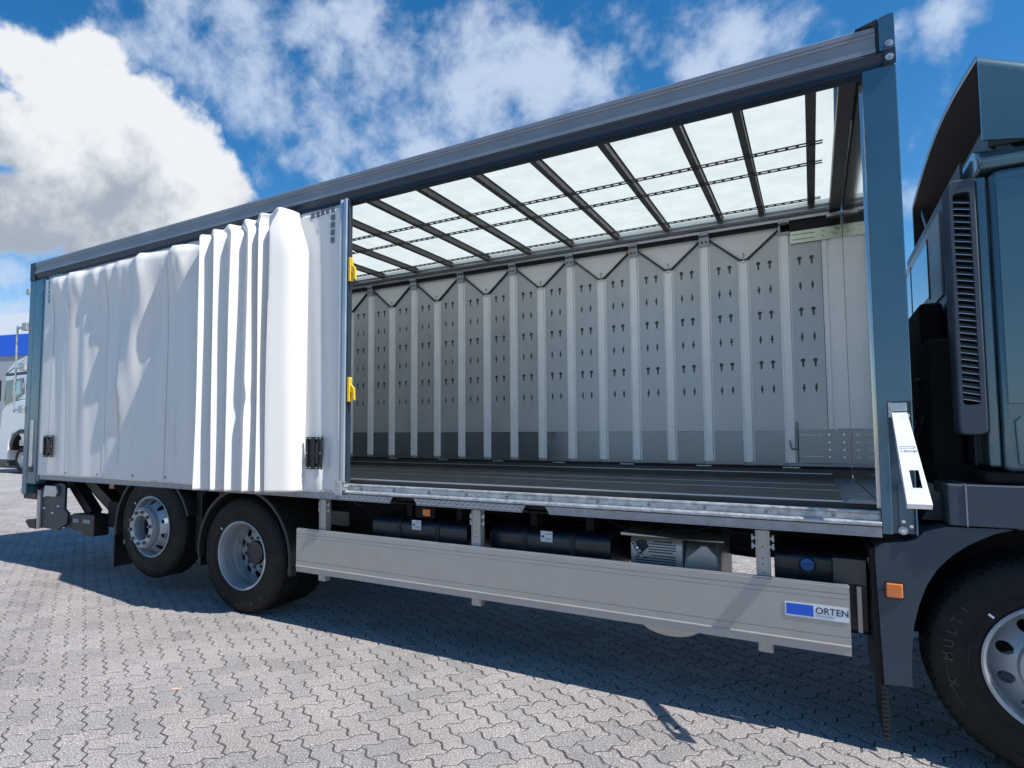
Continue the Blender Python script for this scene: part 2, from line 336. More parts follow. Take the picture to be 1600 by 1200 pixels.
nz = nt.nodes.new('ShaderNodeTexNoise'); nz.inputs['Scale'].default_value = .6; nz.inputs['Detail'].default_value = 8; nt.links.new(g.outputs['Position'], nz.inputs[0])
mr = nt.nodes.new('ShaderNodeMapRange'); nt.links.new(nz.outputs[0], mr.inputs[0]); mr.inputs[1].default_value = .3; mr.inputs[2].default_value = .7; mr.inputs[3].default_value = .82; mr.inputs[4].default_value = 1.1
sc = nt.nodes.new('ShaderNodeVectorMath'); sc.operation = 'SCALE'; nt.links.new(bt.outputs[0], sc.inputs[0]); nt.links.new(mr.outputs[0], sc.inputs['Scale']); nt.links.new(sc.outputs[0], b.inputs['Base Color'])
PX0, PX1, PY0, PY1 = -20.0, 3.4, -4.6, 8.0
ground = MB()
for (a, b_, c, d) in ((-400, PX0, -300, 500), (PX1, 300, -300, 500), (PX0, PX1, -300, PY0), (PX0, PX1, PY1, 500)):
    ground.add([(a, c, -.002), (b_, c, -.002), (b_, d, -.002), (a, d, -.002)], [(0, 1, 2, 3)])
ground_o = ground.obj('ground', fg, smooth=False); tag(ground_o, kind='structure')
paving = MB().add([(PX0, PY0, -.0046), (PX1, PY0, -.0046), (PX1, PY1, -.0046), (PX0, PY1, -.0046)], [(0, 1, 2, 3)]).obj('pavement', jointm, smooth=False); tag(paving, kind='structure')

U = 0.122; A0 = rad(-29.5); AMP = 0.0135
def edge_pts(p, q):
    # zigzag unit edge from p to q: bulge left then right
    px, py = p; qx, qy = q; dx, dy = qx - px, qy - py; nx, ny = -dy, dx; k = AMP / U
    return [(px, py), (px + dx * .22 + nx * k, py + dy * .22 + ny * k), (px + dx * .36 + nx * k * .7, py + dy * .36 + ny * k * .7),
            (px + dx * .64 - nx * k * .7, py + dy * .64 - ny * k * .7), (px + dx * .78 - nx * k, py + dy * .78 - ny * k)]
corners = [(0, 0), (U, 0), (2 * U, 0), (2 * U, U), (U, U), (0, U)]
outl = []
for i in range(6): outl += edge_pts(corners[i], corners[(i + 1) % 6])
cxm, cym = U, U / 2
def shrink(pts, d):
    # inset polygon by d along vertex normals
    n = len(pts); out = []
    for i in range(n):
        a = Vector(pts[i - 1]); b = Vector(pts[i]); c = Vector(pts[(i + 1) % n])
        e1 = (b - a).normalized(); e2 = (c - b).normalized(); nn = Vector((-(e1.y + e2.y), e1.x + e2.x)).normalized()
        out.append((b.x + nn.x * d, b.y + nn.y * d))
    return out
o1 = shrink(outl, .0056); o2 = shrink(outl, .0086)
nO = len(outl)
pv = [(x - cxm, y - cym, -.0075) for x, y in o1] + [(x - cxm, y - cym, -.0025) for x, y in o1] + [(x - cxm, y - cym, 0) for x, y in o2]
pf = [tuple(range(2 * nO, 3 * nO))]
for i in range(nO):
    j = (i + 1) % nO
    pf += [(i, j, nO + j, nO + i), (nO + i, nO + j, 2 * nO + j, 2 * nO + i)]
def rot2(x, y, a): return x * math.cos(a) - y * math.sin(a), x * math.sin(a) + y * math.cos(a)
bricks = []
R_ = 260
camp = Vector((-0.42837, -3.88169, 1.54958))
for i in range(-R_, R_):
    for j in range(-R_, R_):
        m4 = (i - j) % 4
        if m4 == 0: cx_, cy_, rz = (i + 1) * U, (j + .5) * U, 0.0
        elif m4 == 3: cx_, cy_, rz = (i + .5) * U, (j + 1) * U, math.pi / 2
        else: continue
        X, Y = rot2(cx_, cy_, A0)
        if PX0 - .1 < X < PX1 + .1 and PY0 - .1 < Y < PY1 + .1:
            bricks.append((X, Y, rz + A0 + (math.pi if random.random() < .5 else 0)))
def apparent(b):
    P = Vector((b[0], b[1], 0)) - camp; z = P.dot(cf)
    if z < .5: return 0
    u_ = 666.9 + 973.2 * P.dot(cr) / z; v_ = 621.65 - 973.2 * P.dot(cu) / z
    if not (-10 < u_ < 1610 and 0 < v_ < 1212): return 0
    return 1 / (P.length ** 2) * abs(P.z) / P.length
bricks.sort(key=apparent, reverse=True)
pm = bpy.data.meshes.new('paver'); pm.from_pydata(pv, [], pf); pm.materials.append(paver_o); pm.shade_smooth(); pm.set_sharp_from_angle(angle=rad(20))
rb = random.Random(3)
for k, (X, Y, rz) in enumerate(bricks[:300]):
    inst('paver', pm, paving, (X + rb.uniform(-.0012, .0012), Y + rb.uniform(-.0012, .0012), rb.uniform(-.0018, .0012)), (rb.uniform(-.006, .006), rb.uniform(-.006, .006), rz + rb.uniform(-.008, .008)))
import numpy as np
rest = bricks[300:]
base = np.array(pv); nb = len(rest); nv = len(base)
allv = np.zeros((nb * nv, 3)); tint = np.zeros(nb * nv)
rs = np.random.RandomState(5)
for k, (X, Y, rz) in enumerate(rest):
    rz += rs.uniform(-.008, .008); c_, s_ = math.cos(rz), math.sin(rz); tx, ty = rs.uniform(-.006, .006, 2)
    v = base; o = k * nv
    allv[o:o + nv, 0] = X + v[:, 0] * c_ - v[:, 1] * s_; allv[o:o + nv, 1] = Y + v[:, 0] * s_ + v[:, 1] * c_
    allv[o:o + nv, 2] = v[:, 2] + v[:, 0] * tx + v[:, 1] * ty + rs.uniform(-.0018, .0012); tint[o:o + nv] = rs.rand()
faces = []
for k in range(nb):
    o = k * nv; faces += [tuple(i + o for i in f) for f in pf]
sm = bpy.data.meshes.new('pavers'); sm.from_pydata(allv.tolist(), [], faces); at = sm.attributes.new('tint', 'FLOAT', 'POINT'); at.data.foreach_set('value', tint)
sm.materials.append(paver_s); sm.shade_smooth(); sm.set_sharp_from_angle(angle=rad(20))
so = bpy.data.objects.new('pavers', sm); COL.objects.link(so); so.parent = paving; so['kind'] = 'stuff'

# ================================================================== TRUCK
T = empty('curtainside_truck', (0, 0, 0), 'steel-blue rigid truck with its white side curtain pushed half open, three axles, empty load bay', 'truck')
XR = -8.6; W = 2.47

# --- chassis
for y in (.82, 1.62):
    MB().box(-8.3, 2.0, y, y + .08, .78, 1.04).obj('chassis_rail', blackm, T)
for x in (-7.6, -5.5, -3.9, -2.0, -.4):
    MB().box(x, x + .12, .9, 1.62, .84, 1.0).obj('crossmember', blackm, T)
for x in (-8.0, -7.35, -6.75, -5.45, -4.15, -3.35, -2.4, -1.45, -.55):
    MB().prism([(.06, 1.075), (2.41, 1.075), (1.75, 1.045), (.75, 1.045)][::-1], 'x', x, x + .06).obj('floor_bearer', blackm, T)

# --- floor
fl = MB().box(-8.45, -.16, .125, W - .03, 1.10, 1.215).obj('load_floor', floorm, T)
for y, w in ((1.60, .016), (1.02, .014), (.14, .034)):
    MB().box(-8.45, -.30 if y > .2 else -.3, y, y + w, 1.2151, 1.2185 + (.004 if y < .2 else 0)).obj('floor_strip', alu, fl)
MB().prism([(-.30, 1.2152), (-.16, 1.2152), (-.16, 1.235), (-.27, 1.235)], 'y', .10, W - .06).obj('floor_ramp', kickm, fl)
# dark gutter between floor and sill
MB().box(-8.25, -.15, .072, .124, 1.08, 1.165).obj('floor_gutter', blackm, T)
# far side sill board
fs = MB().box(-8.45, -.16, W - .06, W + .0, 1.216, 1.318).obj('far_sill', floorm, T)
MB().box(-8.45, -.30, W - .068, W - .0605, 1.255, 1.262).obj('sill_strip', alu, fs)
MB().box(-8.45, -.16, W - .064, W - .0605, 1.296, 1.3175).obj('sill_seal', blackm, fs)
for k in range(12):
    x = -.66 - .70 * k
    MB().box(x, x + .13, W - .072, W - .0645, 1.300, 1.311).obj('sill_clip', galv, fs)

# --- near sill: galvanised rail, bright nose, grey fascia
sill = MB()
sill.prism([(.070, 1.111), (.070, 1.188), (.022, 1.188), (.018, 1.178), (.030, 1.170), (.030, 1.140), (.0, 1.138), (-.008, 1.130), (-.008, 1.118), (.004, 1.113), (.010, 1.111)], 'x', -8.2, -.149)
sill_o = sill.obj('sill_rail', galv, T, bevel=.002)
for k in range(26):
    x = -8.1 + k * .31
    MB().tube((x, .030, 1.155), (x, .0225, 1.155), .009, 12).obj('rivet', nutm, sill_o)
def plate(x0, x1, cut0, cut1, tread, name, m):
    o = MB(); d = .028
    o.prism([(x0 - (0 if cut0 else 0), 1.110), (x1, 1.110), (x1 - (d if cut1 else 0), 1.066), (x0 + (d if cut0 else 0), 1.066)], 'y', .000, .006)
    o.prism([(x0 + (d if cut0 else 0), 1.066), (x1 - (d if cut1 else 0), 1.066), (x1 - (d if cut1 else 0), 1.061), (x0 + (d if cut0 else 0), 1.061)], 'y', -.004, .10)
    po_ = o.obj(name, m, T)
    if tread:
        o = MB()
        n = int((x1 - x0 - .06) / .024)
        for i in range(n):
            for r in range(2):
                x = x0 + .035 + i * .024 + (.012 if r else 0); z = 1.098 - r * .019; s = 1 if (i + r) % 2 else -1
                o.bar((x - .010, -.002, z - s * .007), (x + .010, -.002, z + s * .007), .0065, .006, up=(0, 1, 0))
        tag(o.obj('tread_pattern', alu, po_), kind='stuff')
    return po_
plate(-8.2, -3.665, False, False, False, 'fascia_plate', galv_pl)
plate(-3.66, -3.13, False, True, True, 'tread_plate', galv_pl)
plate(-2.945, -2.06, True, True, True, 'tread_plate', galv_pl)
plate(-1.925, -.149, True, False, False, 'fascia_plate', galv_pl)
MB().box(-8.2, -.09, .11, .15, 1.050, 1.0605).obj('lower_edge_profile', blackm, T)
# --- posts
fp = MB()
fp.prism([(-.148, 1.078), (-.104, 1.078), (-.104, 1.74), (-.004, 1.74), (-.004, 3.478), (-.148, 3.478)], 'y', 0, .0545); fp.box(-.148, -.004, .055, .12, 1.078, 3.478)
fp.box(-.012, -.004, .008, .0545, 1.078, 1.739)
fpo = fp.obj('front_post', blue, T, bevel=.004)
MB().box(-.075, -.013, .040, .0535, 1.10, 1.33).obj('post_plate', blue, fpo, bevel=.002)
for (x, z) in ((-.058, 1.142), (-.027, 1.12), (-.027, 1.235)):
    MB().tube((x, .040, z), (x, .031, z), .009, 6).obj('bolt', brightsteel, fpo)
MB().tube((-.062, .052, 1.098), (-.062, .024, 1.098), .020, 20).obj('washer', galv, fpo)
MB().tube((-.062, .024, 1.098), (-.062, .014, 1.098), .010, 6).obj('bolt', brightsteel, fpo)
MB().box(-.103, -.088, -.004, .05, 1.66, 1.735).obj('catch_bracket', galv, fpo, bevel=.002)
MB().box(-.0875, -.026, .004, .05, 1.69, 1.735).obj('catch_bracket', alu, fpo, bevel=.002)
# rear post
rp = MB(); rp.box(-8.60, -8.50, 0, .12, .875, 3.478); rp.box(-8.4985, -8.30, .004, .12, 1.0, 3.478); rp.box(-8.2985, -8.245, .010, .12, 1.03, 3.478)
rpo = rp.obj('rear_post', blue, T, bevel=.006)
MB().box(-8.44, -8.385, -.012, .004, 1.20, 1.76).obj('latch_strip', alu, rpo, bevel=.004)
MB().box(-8.46, -8.37, -.004, .0035, 1.14, 1.22).obj('latch_foot', black, rpo, bevel=.003)
dr = MB().box(-8.645, -8.603, .02, W, .90, 3.62).obj('rear_door', blue_dk, T, bevel=.004)
rod = MB().tube((-8.83, -.02, 1.86), (-8.83, -.02, 2.95), .012, 10)
for z in (1.88, 2.40, 2.90): rod.box(-8.84, -8.602, -.03, -.008, z, z + .022); rod.box(-8.70, -8.6025, -.035, .018, z - .03, z + .06)
rod.obj('locking_rod', galv, T)
for z in (1.45, 2.15, 3.32): MB().box(-8.68, -8.6025, -.012, .019, z, z + .07).obj('door_hinge', galv, T, bevel=.003)
# --- near roof rail
rail = MB().prism([(0, 3.674), (0, 3.700), (.01, 3.708), (.12, 3.712), (.12, 3.56), (-.004, 3.56), (-.004, 3.584), (.006, 3.590), (.006, 3.648), (-.004, 3.652), (-.004, 3.664), (.005, 3.667), (.005, 3.672)][::-1], 'x', XR + .005, -.085)
_unused = ([(.000, 3.700), (.060, 3.712), (.14, 3.712), (.14, 3.70), (.064, 3.686), (.010, 3.674), (.010, 3.668), (-.001, 3.664), (-.004, 3.652), (.006, 3.648), (.006, 3.590), (-.004, 3.584), (-.004, 3.560),
    (.003, 3.556), (.030, 3.556), (.030, 3.70)][:13] + [(.12, 3.56), (.12, 3.69), (.02, 3.695)], 'x', XR + .005, -.085)
ro_ = rail.obj('roof_rail', alu_blue, T, ang=20)
lip = MB().prism([(-.003, 3.557), (-.006, 3.548), (.004, 3.536), (.016, 3.515), (.016, 3.497), (.006, 3.482), (.014, 3.476), (.10, 3.476), (.10, 3.557)], 'x', XR + .01, -.012).obj('rail_lip', blue_dk, T, ang=50)
cap = MB().prism([(-.072, 3.558), (-.004, 3.558), (-.004, 3.745), (-.03, 3.747), (-.072, 3.735)], 'y', -.012, .12).obj('corner_cap', blue, T, bevel=.003)
MB().prism([(-.0735, 3.562), (-.0735, 3.737), (-.10, 3.728), (-.168, 3.712), (-.172, 3.703), (-.100, 3.706), (-.082, 3.69), (-.082, 3.562)], 'y', -.010, .10).obj('end_seal', black, cap, bevel=.002)
for z in (3.585, 3.512):
    MB().tube((-.030, -.013, z), (-.030, -.018, z), .018, 20).obj('washer', galv, cap); MB().tube((-.030, -.018, z), (-.030, -.026, z), .010, 12, r1=.006).obj('bolt', brightsteel, cap)
capb = MB().box(-.055, -.004, -.0115, .0, 3.481, 3.556).obj('bolt_plate', blue_dk, cap)
MB().box(XR - .01, XR + .10, -.006, .12, 3.478, 3.70).obj('rear_corner_cap', blue_dk, T, bevel=.004)
# --- roof
def zb(y): return 3.500 + (y - .08) / 2.32 * .062
rs_ = MB(); NX = 18
for i in range(NX + 1):
    pass
rs_.prism([(.10, zb(.1) + .062), (.14, 3.66), (W - .06, 3.675), (W - .06, zb(2.4) + .062)], 'x', 0, .001) if False else None
sheet = MB(); xs = [XR + .02 + i * (8.58 - .06) / 40 for i in range(41)]; ys = [.1 + i * (W - .16) / 24 for i in range(25)]
vv = [(x, y, zb(y) + .066 + .010 * math.sin(math.pi * (y - .1) / 2.3)) for x in xs for y in ys]
ff = [(i * 25 + j, (i + 1) * 25 + j, (i + 1) * 25 + j + 1, i * 25 + j + 1) for i in range(40) for j in range(24)]
sheet.add(vv, ff).obj('roof_sheet', rf, T)
BX = [-.376, -.757, -1.097, -1.569, -2.052, -2.525, -3.01, -3.50, -3.984] + [-3.984 - .49 * k for k in range(1, 10)]
bowm = MB()
bn = 12
for k in range(bn):
    ya = .08 + (W - .14) * k / bn; yb = .08 + (W - .14) * (k + 1) / bn
    za, zb_ = zb(ya), zb(yb)
    for (w0, w1, h0, h1) in ((-.022, .022, .0, .006), (-.020, -.015, .006, .048), (.015, .020, .006, .048), (-.028, .028, .048, .054)):
        bowm.add([(w0, ya, za + h0), (w1, ya, za + h0), (w1, yb, zb_ + h0), (w0, yb, zb_ + h0), (w0, ya, za + h1), (w1, ya, za + h1), (w1, yb, zb_ + h1), (w0, yb, zb_ + h1)],
                 [(0, 3, 2, 1), (4, 5, 6, 7), (0, 1, 5, 4), (1, 2, 6, 5), (2, 3, 7, 6), (3, 0, 4, 7)])
for k in range(16):      # rows of rivets along the web
    y = .3 + k * .13
    for s in (-.014, .014): bowm.tube((s, y, zb(y)), (s, y, zb(y) - .003), .0045, 6)
bme = bowm.mesh('roof_bow', darkbow)
for x in BX: inst('roof_bow', bme, T, (x, 0, 0))
# front header beam
MB().prism([(-.245, 3.495), (-.165, 3.505), (-.16, 3.62), (-.245, 3.60)], 'y', .10, W - .06).obj('front_header', darkbow, T, bevel=.004)
# perforated rails under the bows
for (y, x1) in ((.895, -.31), (1.27, -.31), (2.12, -.31)):
    m = MB(); z = zb(y) - .0125; x0 = -8.4
    m.box(x0, x1, y - .026, y - .015, z + .005, z + .0115); m.box(x0, x1, y + .015, y + .026, z + .005, z + .0115)
    n = int((x1 - x0) / .062)
    for i in range(n): m.box(x0 + i * .062, x0 + i * .062 + .019, y - .0151, y + .0151, z + .0052, z + .0113)
    m.obj('perforated_rail', darkbow, T, smooth=False)
# far side roof rail
frl = MB()
frl.prism([(W - .085, 3.545), (W - .075, 3.605), (W - .055, 3.64), (W + .02, 3.66), (W + .02, 3.50), (W - .02, 3.50), (W - .025, 3.522), (W - .07, 3.528)], 'x', XR + .05, -.16)
frl.box(XR + .05, -.16, W - .115, W - .0855, 3.572, 3.580)
frl.obj('far_roof_rail', alu, T, ang=20)
MB().box(-8.45, -.17, W - .01, W + .02, 3.462, 3.4995).obj('top_gap_seal', blackm, T)
MB().box(-.62, -.17, W - .03, W - .0105, 3.40, 3.475).obj('tensioner_rail', blackm, T)
MB().box(-.27, -.165, W - .12, W - .035, 3.452, 3.47).obj('tensioner_plate', alu, T)

# --- far wall
wall = MB().box(-8.5, -.158, W + .028, W + .04, 1.25, 3.52).obj('far_wall', tarp, T)
PIT = .3292; C0 = -.592; RW = .094
def star_outline(kind, n=20):
    pts = []
    for i in range(n):
        t = 2 * math.pi * (i + .5) / n; c, s = math.cos(t), math.sin(t); r = .2
        best = 0
        # union of circle and slot, centre at the neck
        def ray_circle(cx, cy, R):
            bq = c * cx + s * cy; dq = bq * bq - (cx * cx + cy * cy - R * R)
            return bq + math.sqrt(dq) if dq > 0 else 0
        def ray_box(x0, x1, y0, y1):
            tx = (x1 if c > 0 else x0) / c if abs(c) > 1e-6 else 9; ty = (y1 if s > 0 else y0) / s if abs(s) > 1e-6 else 9
            return min(tx, ty)
        if kind == 0: best = max(ray_circle(0, .012, .0175), ray_box(-.008, .008, -.046, .01))
        else: best = max(ray_circle(0, 0, .0125), ray_box(-.0055, .0055, -.036, .036))
        pts.append((c * best, s * best))
    return pts
def cell(mb, x0, x1, z0, z1, cx, cz, kind, y):
    ol = star_outline(kind); n = len(ol); v = []; f = []
    for (a, b) in ol: v.append((cx + a, y, cz + b))
    for i, (a, b) in enumerate(ol):
        t = 2 * math.pi * (i + .5) / n; c, s = math.cos(t), math.sin(t)
        tx = ((x1 - cx) if c > 0 else (x0 - cx)) / c if abs(c) > 1e-6 else 9e9; tz = ((z1 - cz) if s > 0 else (z0 - cz)) / s if abs(s) > 1e-6 else 9e9
        q = min(tx, tz); v.append((cx + c * q, y, cz + s * q))
    for (a, b) in ol: v.append((cx + a, y + .004, cz + b))
    for i in range(n):
        j = (i + 1) % n; f += [(i, j, n + j, n + i), (2 * n + i, 2 * n + j, j, i)]
    cs = []
    for (X, Z) in ((x1, z1), (x0, z1), (x0, z0), (x1, z0)):   # corner triangles
        v.append((X, y, Z)); k = len(v) - 1; ang = math.atan2(Z - cz, X - cx) % (2 * math.pi)
        i = int((ang / (2 * math.pi) * n - .5) // 1) % n; f.append((n + i, n + (i + 1) % n, k))
    mb.add(v, f)
HZ = [(3.137, 0), (2.903, 1), (2.68, 0), (2.448, 1), (2.228, 0), (2.0, 1)]
sw = PIT - RW; YS = W
def slat_mesh(left_high, last=False):
    m = MB(); h = sw / 2
    zc = [z for z, _ in HZ]; cuts = [3.185] + [(zc[i] + zc[i + 1]) / 2 for i in range(5)] + [1.93]
    for s in (-1, 1):
        for i, (z, kd) in enumerate(HZ):
            x0, x1 = (-h, 0) if s < 0 else (0, h)
            cell(m, x0, x1, cuts[i + 1], cuts[i], s * .046, z, kd, 0)
    m.add([(-h, 0, 1.625), (h, 0, 1.625), (h, 0, 1.93), (-h, 0, 1.93)], [(0, 1, 2, 3)])
    za, zb2 = (3.405, 3.2) if left_high else (3.2, 3.405)
    if last: za = zb2 = 3.41
    m.add([(-h, 0, 3.185), (h, 0, 3.185), (h, 0, zb2), (-h, 0, za)], [(0, 1, 2, 3)])
    for x in (-h, h): m.add([(x, 0, 1.625), (x, 0, za if x < 0 else zb2), (x, .012, za if x < 0 else zb2), (x, .012, 1.625)], [(0, 1, 2, 3)])
    m.add([(-h, 0, za), (h, 0, zb2), (h, .006, zb2), (-h, .006, za)], [(0, 1, 2, 3)])
    return m.mesh('wall_slat', slatm, ang=20)
smA, smB, smL = slat_mesh(True), slat_mesh(False), slat_mesh(False, True)
km = MB().box(-sw / 2, sw / 2, .001, .012, 1.322, 1.6235).mesh('kick_plate', kickm)
MB().box(-8.45, -.30, W + .022, W + .027, 1.6, 3.17).obj('slat_backing', backm, wall)
hi = MB()
def rib(z1):
    m = MB(); h = RW / 2
    m.prism([(-h, .022), (-h, .001), (-h + .004, -.003), (-h + .010, -.004), (-h + .018, -.018), (h - .018, -.018), (h - .010, -.004), (h - .004, -.003), (h, .001), (h, .022)], 'z', 1.345, z1)
    return m.mesh('wall_post', postm, ang=25)
ribT, ribM = rib(3.39), rib(3.19)
brk = MB(); brk.box(-.044, .044, -.030, -.019, 3.375, 3.462); brk.prism([(-.019, 3.462), (-.030, 3.462), (-.050, 3.478), (-.050, 3.505), (-.019, 3.505)], 'x', -.044, .044)
brkm = brk.mesh('post_bracket', galv_pl)
holem = MB().tube((0, -.0315, 0), (0, -.0300, 0), .0095, 14).mesh('bracket_hole', blackm)
ringm = MB()
for i in range(10):
    a, b2 = math.pi * i / 10, math.pi * (i + 1) / 10
    ringm.tube((.024 * math.cos(a), -.02, -.02 - .012 * math.sin(a)), (.024 * math.cos(b2), -.02, -.02 - .012 * math.sin(b2)), .004, 6)
ringm.tube((0, -.018, -.015), (0, -.018, .045), .0045, 6).tube((0, -.02, .045), (0, -.02, .055), .011, 10)
ringm = ringm.mesh('rope_ring', galv)
nr = 24
for k in range(nr):
    x = C0 - PIT * k; top = (k % 2 == 0)
    if x < -8.4: break
    inst('wall_post', ribT if top else ribM, wall, (x, W, 0))
    inst('kick_plate', km, wall, (x - PIT / 2, W, 0))
    inst('wall_slat', smA if not top else smB, wall, (x - PIT / 2, YS, 0)) if True else None
    if top:
        inst('post_bracket', brkm, wall, (x, W, 0))
        for s in (-.018, .018): inst('bracket_hole', holem, wall, (x + s, W, 3.415))
    else: inst('rope_ring', ringm, wall, (x, W, 3.205))
    xa, za = (x - .045, 3.43) if top else (x - .028, 3.2); xb, zb3 = (x - PIT + .028, 3.2) if top else (x - PIT + .045, 3.43)
    MB().bar((xa, W - .006, za), (xb, W - .006, zb3), .014, .030, up=(0, 1, 0)).obj('rope', black, wall)
    if not top: MB().bar((x - .028, W - .008, 3.2), (x + .028, W - .008, 3.2), .014, .026, up=(0, 1, 0)).obj('rope', black, wall)
inst('wall_slat', smL, wall, (C0 + PIT / 2 - .006, YS, 0))
# front end of the far wall: corner profiles, plates, hook
cp = MB()
cp.box(-.312, -.158, W + .004, W + .02, 1.33, 3.46); cp.box(-.300, -.275, W - .008, W + .003, 1.64, 3.35); cp.box(-.245, -.158, W - .010, W + .003, 1.64, 3.35)
cp.obj('corner_profile', postm, wall, bevel=.002)
hp = MB().box(-.545, -.159, W - .020, W - .0125, 3.285, 3.395).obj('zinc_joint_plate', zinc, wall, bevel=.002)
for (x, z) in ((-.30, 3.365), (-.30, 3.32), (-.20, 3.37), (-.20, 3.325)): MB().tube((x, W - .021, z), (x, W - .026, z), .007, 8).obj('rivet', nutm, hp)
for z in (3.36, 3.315): MB().box(-.53, -.36, W - .0215, W - .0205, z, z + .005).obj('slot', ink, hp)
lp = MB().box(-.535, -.159, W - .020, W - .0125, 1.345, 1.632).obj('lower_joint_plate', kickm, wall, bevel=.002)
for x in (-.31, -.205):
    for z in (1.40, 1.462, 1.525, 1.59): MB().tube((x, W - .021, z), (x, W - .027, z), .007, 8).obj('rivet', brightsteel, lp)
for z in (1.40, 1.585): MB().box(-.52, -.36, W - .0215, W - .0205, z, z + .005).obj('slot', alu, lp)
MB().path([(-.545, W - .03, 1.70), (-.545, W - .03, 1.50), (-.56, W - .05, 1.46), (-.59, W - .06, 1.47), (-.60, W - .05, 1.54)], .008, 6).obj('strap_hook', nutm, wall)
# --- front wall, polished inside
fw = MB().box(-.157, -.02, .125, W + .04, 1.10, 3.60).obj('front_wall', mirrorm, T)
fw.data.materials.append(blue_dk)
# --- curtain
def ss(t): t = max(0, min(1, t)); return t * t * (3 - 2 * t)
RB_ = [-4.91, -4.74, -4.575, -4.415, -4.305, -4.225]; RT_ = [-5.28, -5.06, -4.84, -4.62, -4.40, -4.16]
def cflat(x, u):
    env = ss((x + 8.2) / .5)
    y = -.012
    fold = .020 * math.sin(6.2 * x + 1.1 * u + .4) + .012 * math.sin(13.1 * x - 1.9 * u) + .006 * math.sin(27 * x + 3 * u)
    y += env * .7 * fold * (.35 + .65 * ss((u - .05) / .6))
    for (c, w, a, h) in ((-7.95, .14, .05, .10), (-7.55, .16, .065, .13), (-7.22, .13, .04, .10), (-6.95, .17, .06, .13), (-6.62, .15, .045, .11), (-6.32, .13, .075, .15), (-6.02, .20, .05, .20), (-5.70, .13, .085, .15)):
        y -= a * math.exp(-((x - c) / w) ** 2) * math.exp(-((u - .945) / h) ** 2)
        y -= .35 * a * math.exp(-((x - c - .1) / (w * .35)) ** 2) * math.exp(-((u - .93) / (h * .5)) ** 2)
    y += .055 * ss((u - .94) / .06) * env
    c = -6.02 - .50 * ss((1 - u) / .75)
    y -= .05 * ss((u - .18) / .25) * math.exp(-((x - (c - .13)) / .16) ** 2) * env
    y += .018 * math.exp(-((x - (c + .12)) / .10) ** 2) * env * ss((u - .2) / .2)
    # hanging slack just beside the pleats
    y -= .03 * ss((x + 5.75) / .35) * (1 - ss((u - .8) / .2))
    return y
def ridge(i, u):
    au = ss((.992 - u) / .085); xb, xt = RB_[i], RT_[i]
    x = xt + (xb - xt) * au + .010 * math.sin(3.1 * u + i * 2.2) * au
    y = -(.11 + .018 * i) - (.30 - .050 * i) * au + .008 * math.sin(2.5 * u + i * 1.7) + .004 * math.sin(7 * u + i * 2.9)
    if i == 3: y += .02 * math.exp(-((u - .33) / .035) ** 2)
    return x, y, au
def cright(t, u, cre):
    y = -.012 + .012 * math.sin(math.pi * t) + .004 * math.sin(11 * t + 4 * u)
    y -= .022 * math.exp(-((t - .35) / .22) ** 2) * math.exp(-((u - .06) / .06) ** 2)
    y += .016 * math.exp(-((t - .62 - .9 * (u - .08)) / .07) ** 2) * math.exp(-((u - .08) / .07) ** 2)
    y -= .010 * math.exp(-((t - .30 + .5 * (u - .1)) / .05) ** 2) * math.exp(-((u - .10) / .05) ** 2)
    return y
def creas(u): return -4.005 + .02 * (u - .5) - .12 * ss((u - .82) / .18)
def cy(x, z):
    u = (z - 1.1) / 2.4
    return cflat(x, u) if x < -5.0 else cright((x - creas(u)) / (-3.66 - creas(u)), u, 0)
NZ = 120; cv = []; cfc = []
def column(fn, top, zb0=1.112):
    for j in range(NZ + 1):
        w_ = j / NZ; z = zb0 + (top - zb0) * w_; u = (z - 1.1) / 2.4
        x, y = fn(u)
        if top > 3.48 and j > NZ - 3: y = max(y, .022)
        cv.append((x, y, z))
ncol = 0
for i in range(170):
    a = i / 170
    def fn(u, a=a):
        xr, yr, au = ridge(0, u); x = -8.215 + (xr - .03 + 8.215) * a; return x, cflat(x, u)
    column(fn, 3.497 - .03 * ss((a - .93) / .07)); ncol += 1
for i in range(5):
    for q in range(26):
        t = q / 26
        def fn(u, i=i, t=t):
            xa, ya, au = ridge(i, u); xb, yb, _ = ridge(i + 1, u)
            k = .42 + .05 * math.sin(i * 1.9 + 2.2 * u); yv = min(ya, yb) + .10 + .014 * math.sin(i * 2.1 + 3 * u) - .05 * (1 - au)
            if t < k: y = ya + (yv - ya) * (t / k) ** .85
            else: s = (t - k) / (1 - k); s = ss(s) * .5 + s * .5; y = yv + (yb - yv) * s
            return xa + (xb - xa) * t, y
        column(fn, 3.452 + .012 * math.cos(2 * math.pi * t) + .004 * i, 1.112 - .004 * math.cos(2 * math.pi * t)); ncol += 1
for q in range(36):
    t = q / 36
    def fn(u, t=t):
        xa, ya, au = ridge(5, u); xb = creas(u); b_ = 1.12 + .5 * (1 - au)
        y = ya * (1 - t ** b_) - .012 * t + .006 * math.sin(9 * t + 2 * u) * math.sin(math.pi * t)
        x = xa + (xb - xa) * (t + .25 * math.sin(math.pi * t) * (.3 + .7 * au))
        return x, y
    column(fn, 3.474 + .008 * t); ncol += 1
for q in range(31):
    t = q / 30
    def fn(u, t=t): return creas(u) + (-3.66 - creas(u)) * t, cright(t, u, 0)
    column(fn, 3.482 + .015 * min(1, t * 8)); ncol += 1
for i in range(ncol - 1):
    for j in range(NZ):
        a = i * (NZ + 1) + j; cfc.append((a, a + NZ + 1, a + NZ + 2, a + 1))
cm_ = MB(); cm_.add(cv, cfc); curtain = cm_.obj('side_curtain', cur, T, ang=60)
so2 = curtain.modifiers.new('thickness', 'SOLIDIFY'); so2.thickness = .003; so2.offset = 1
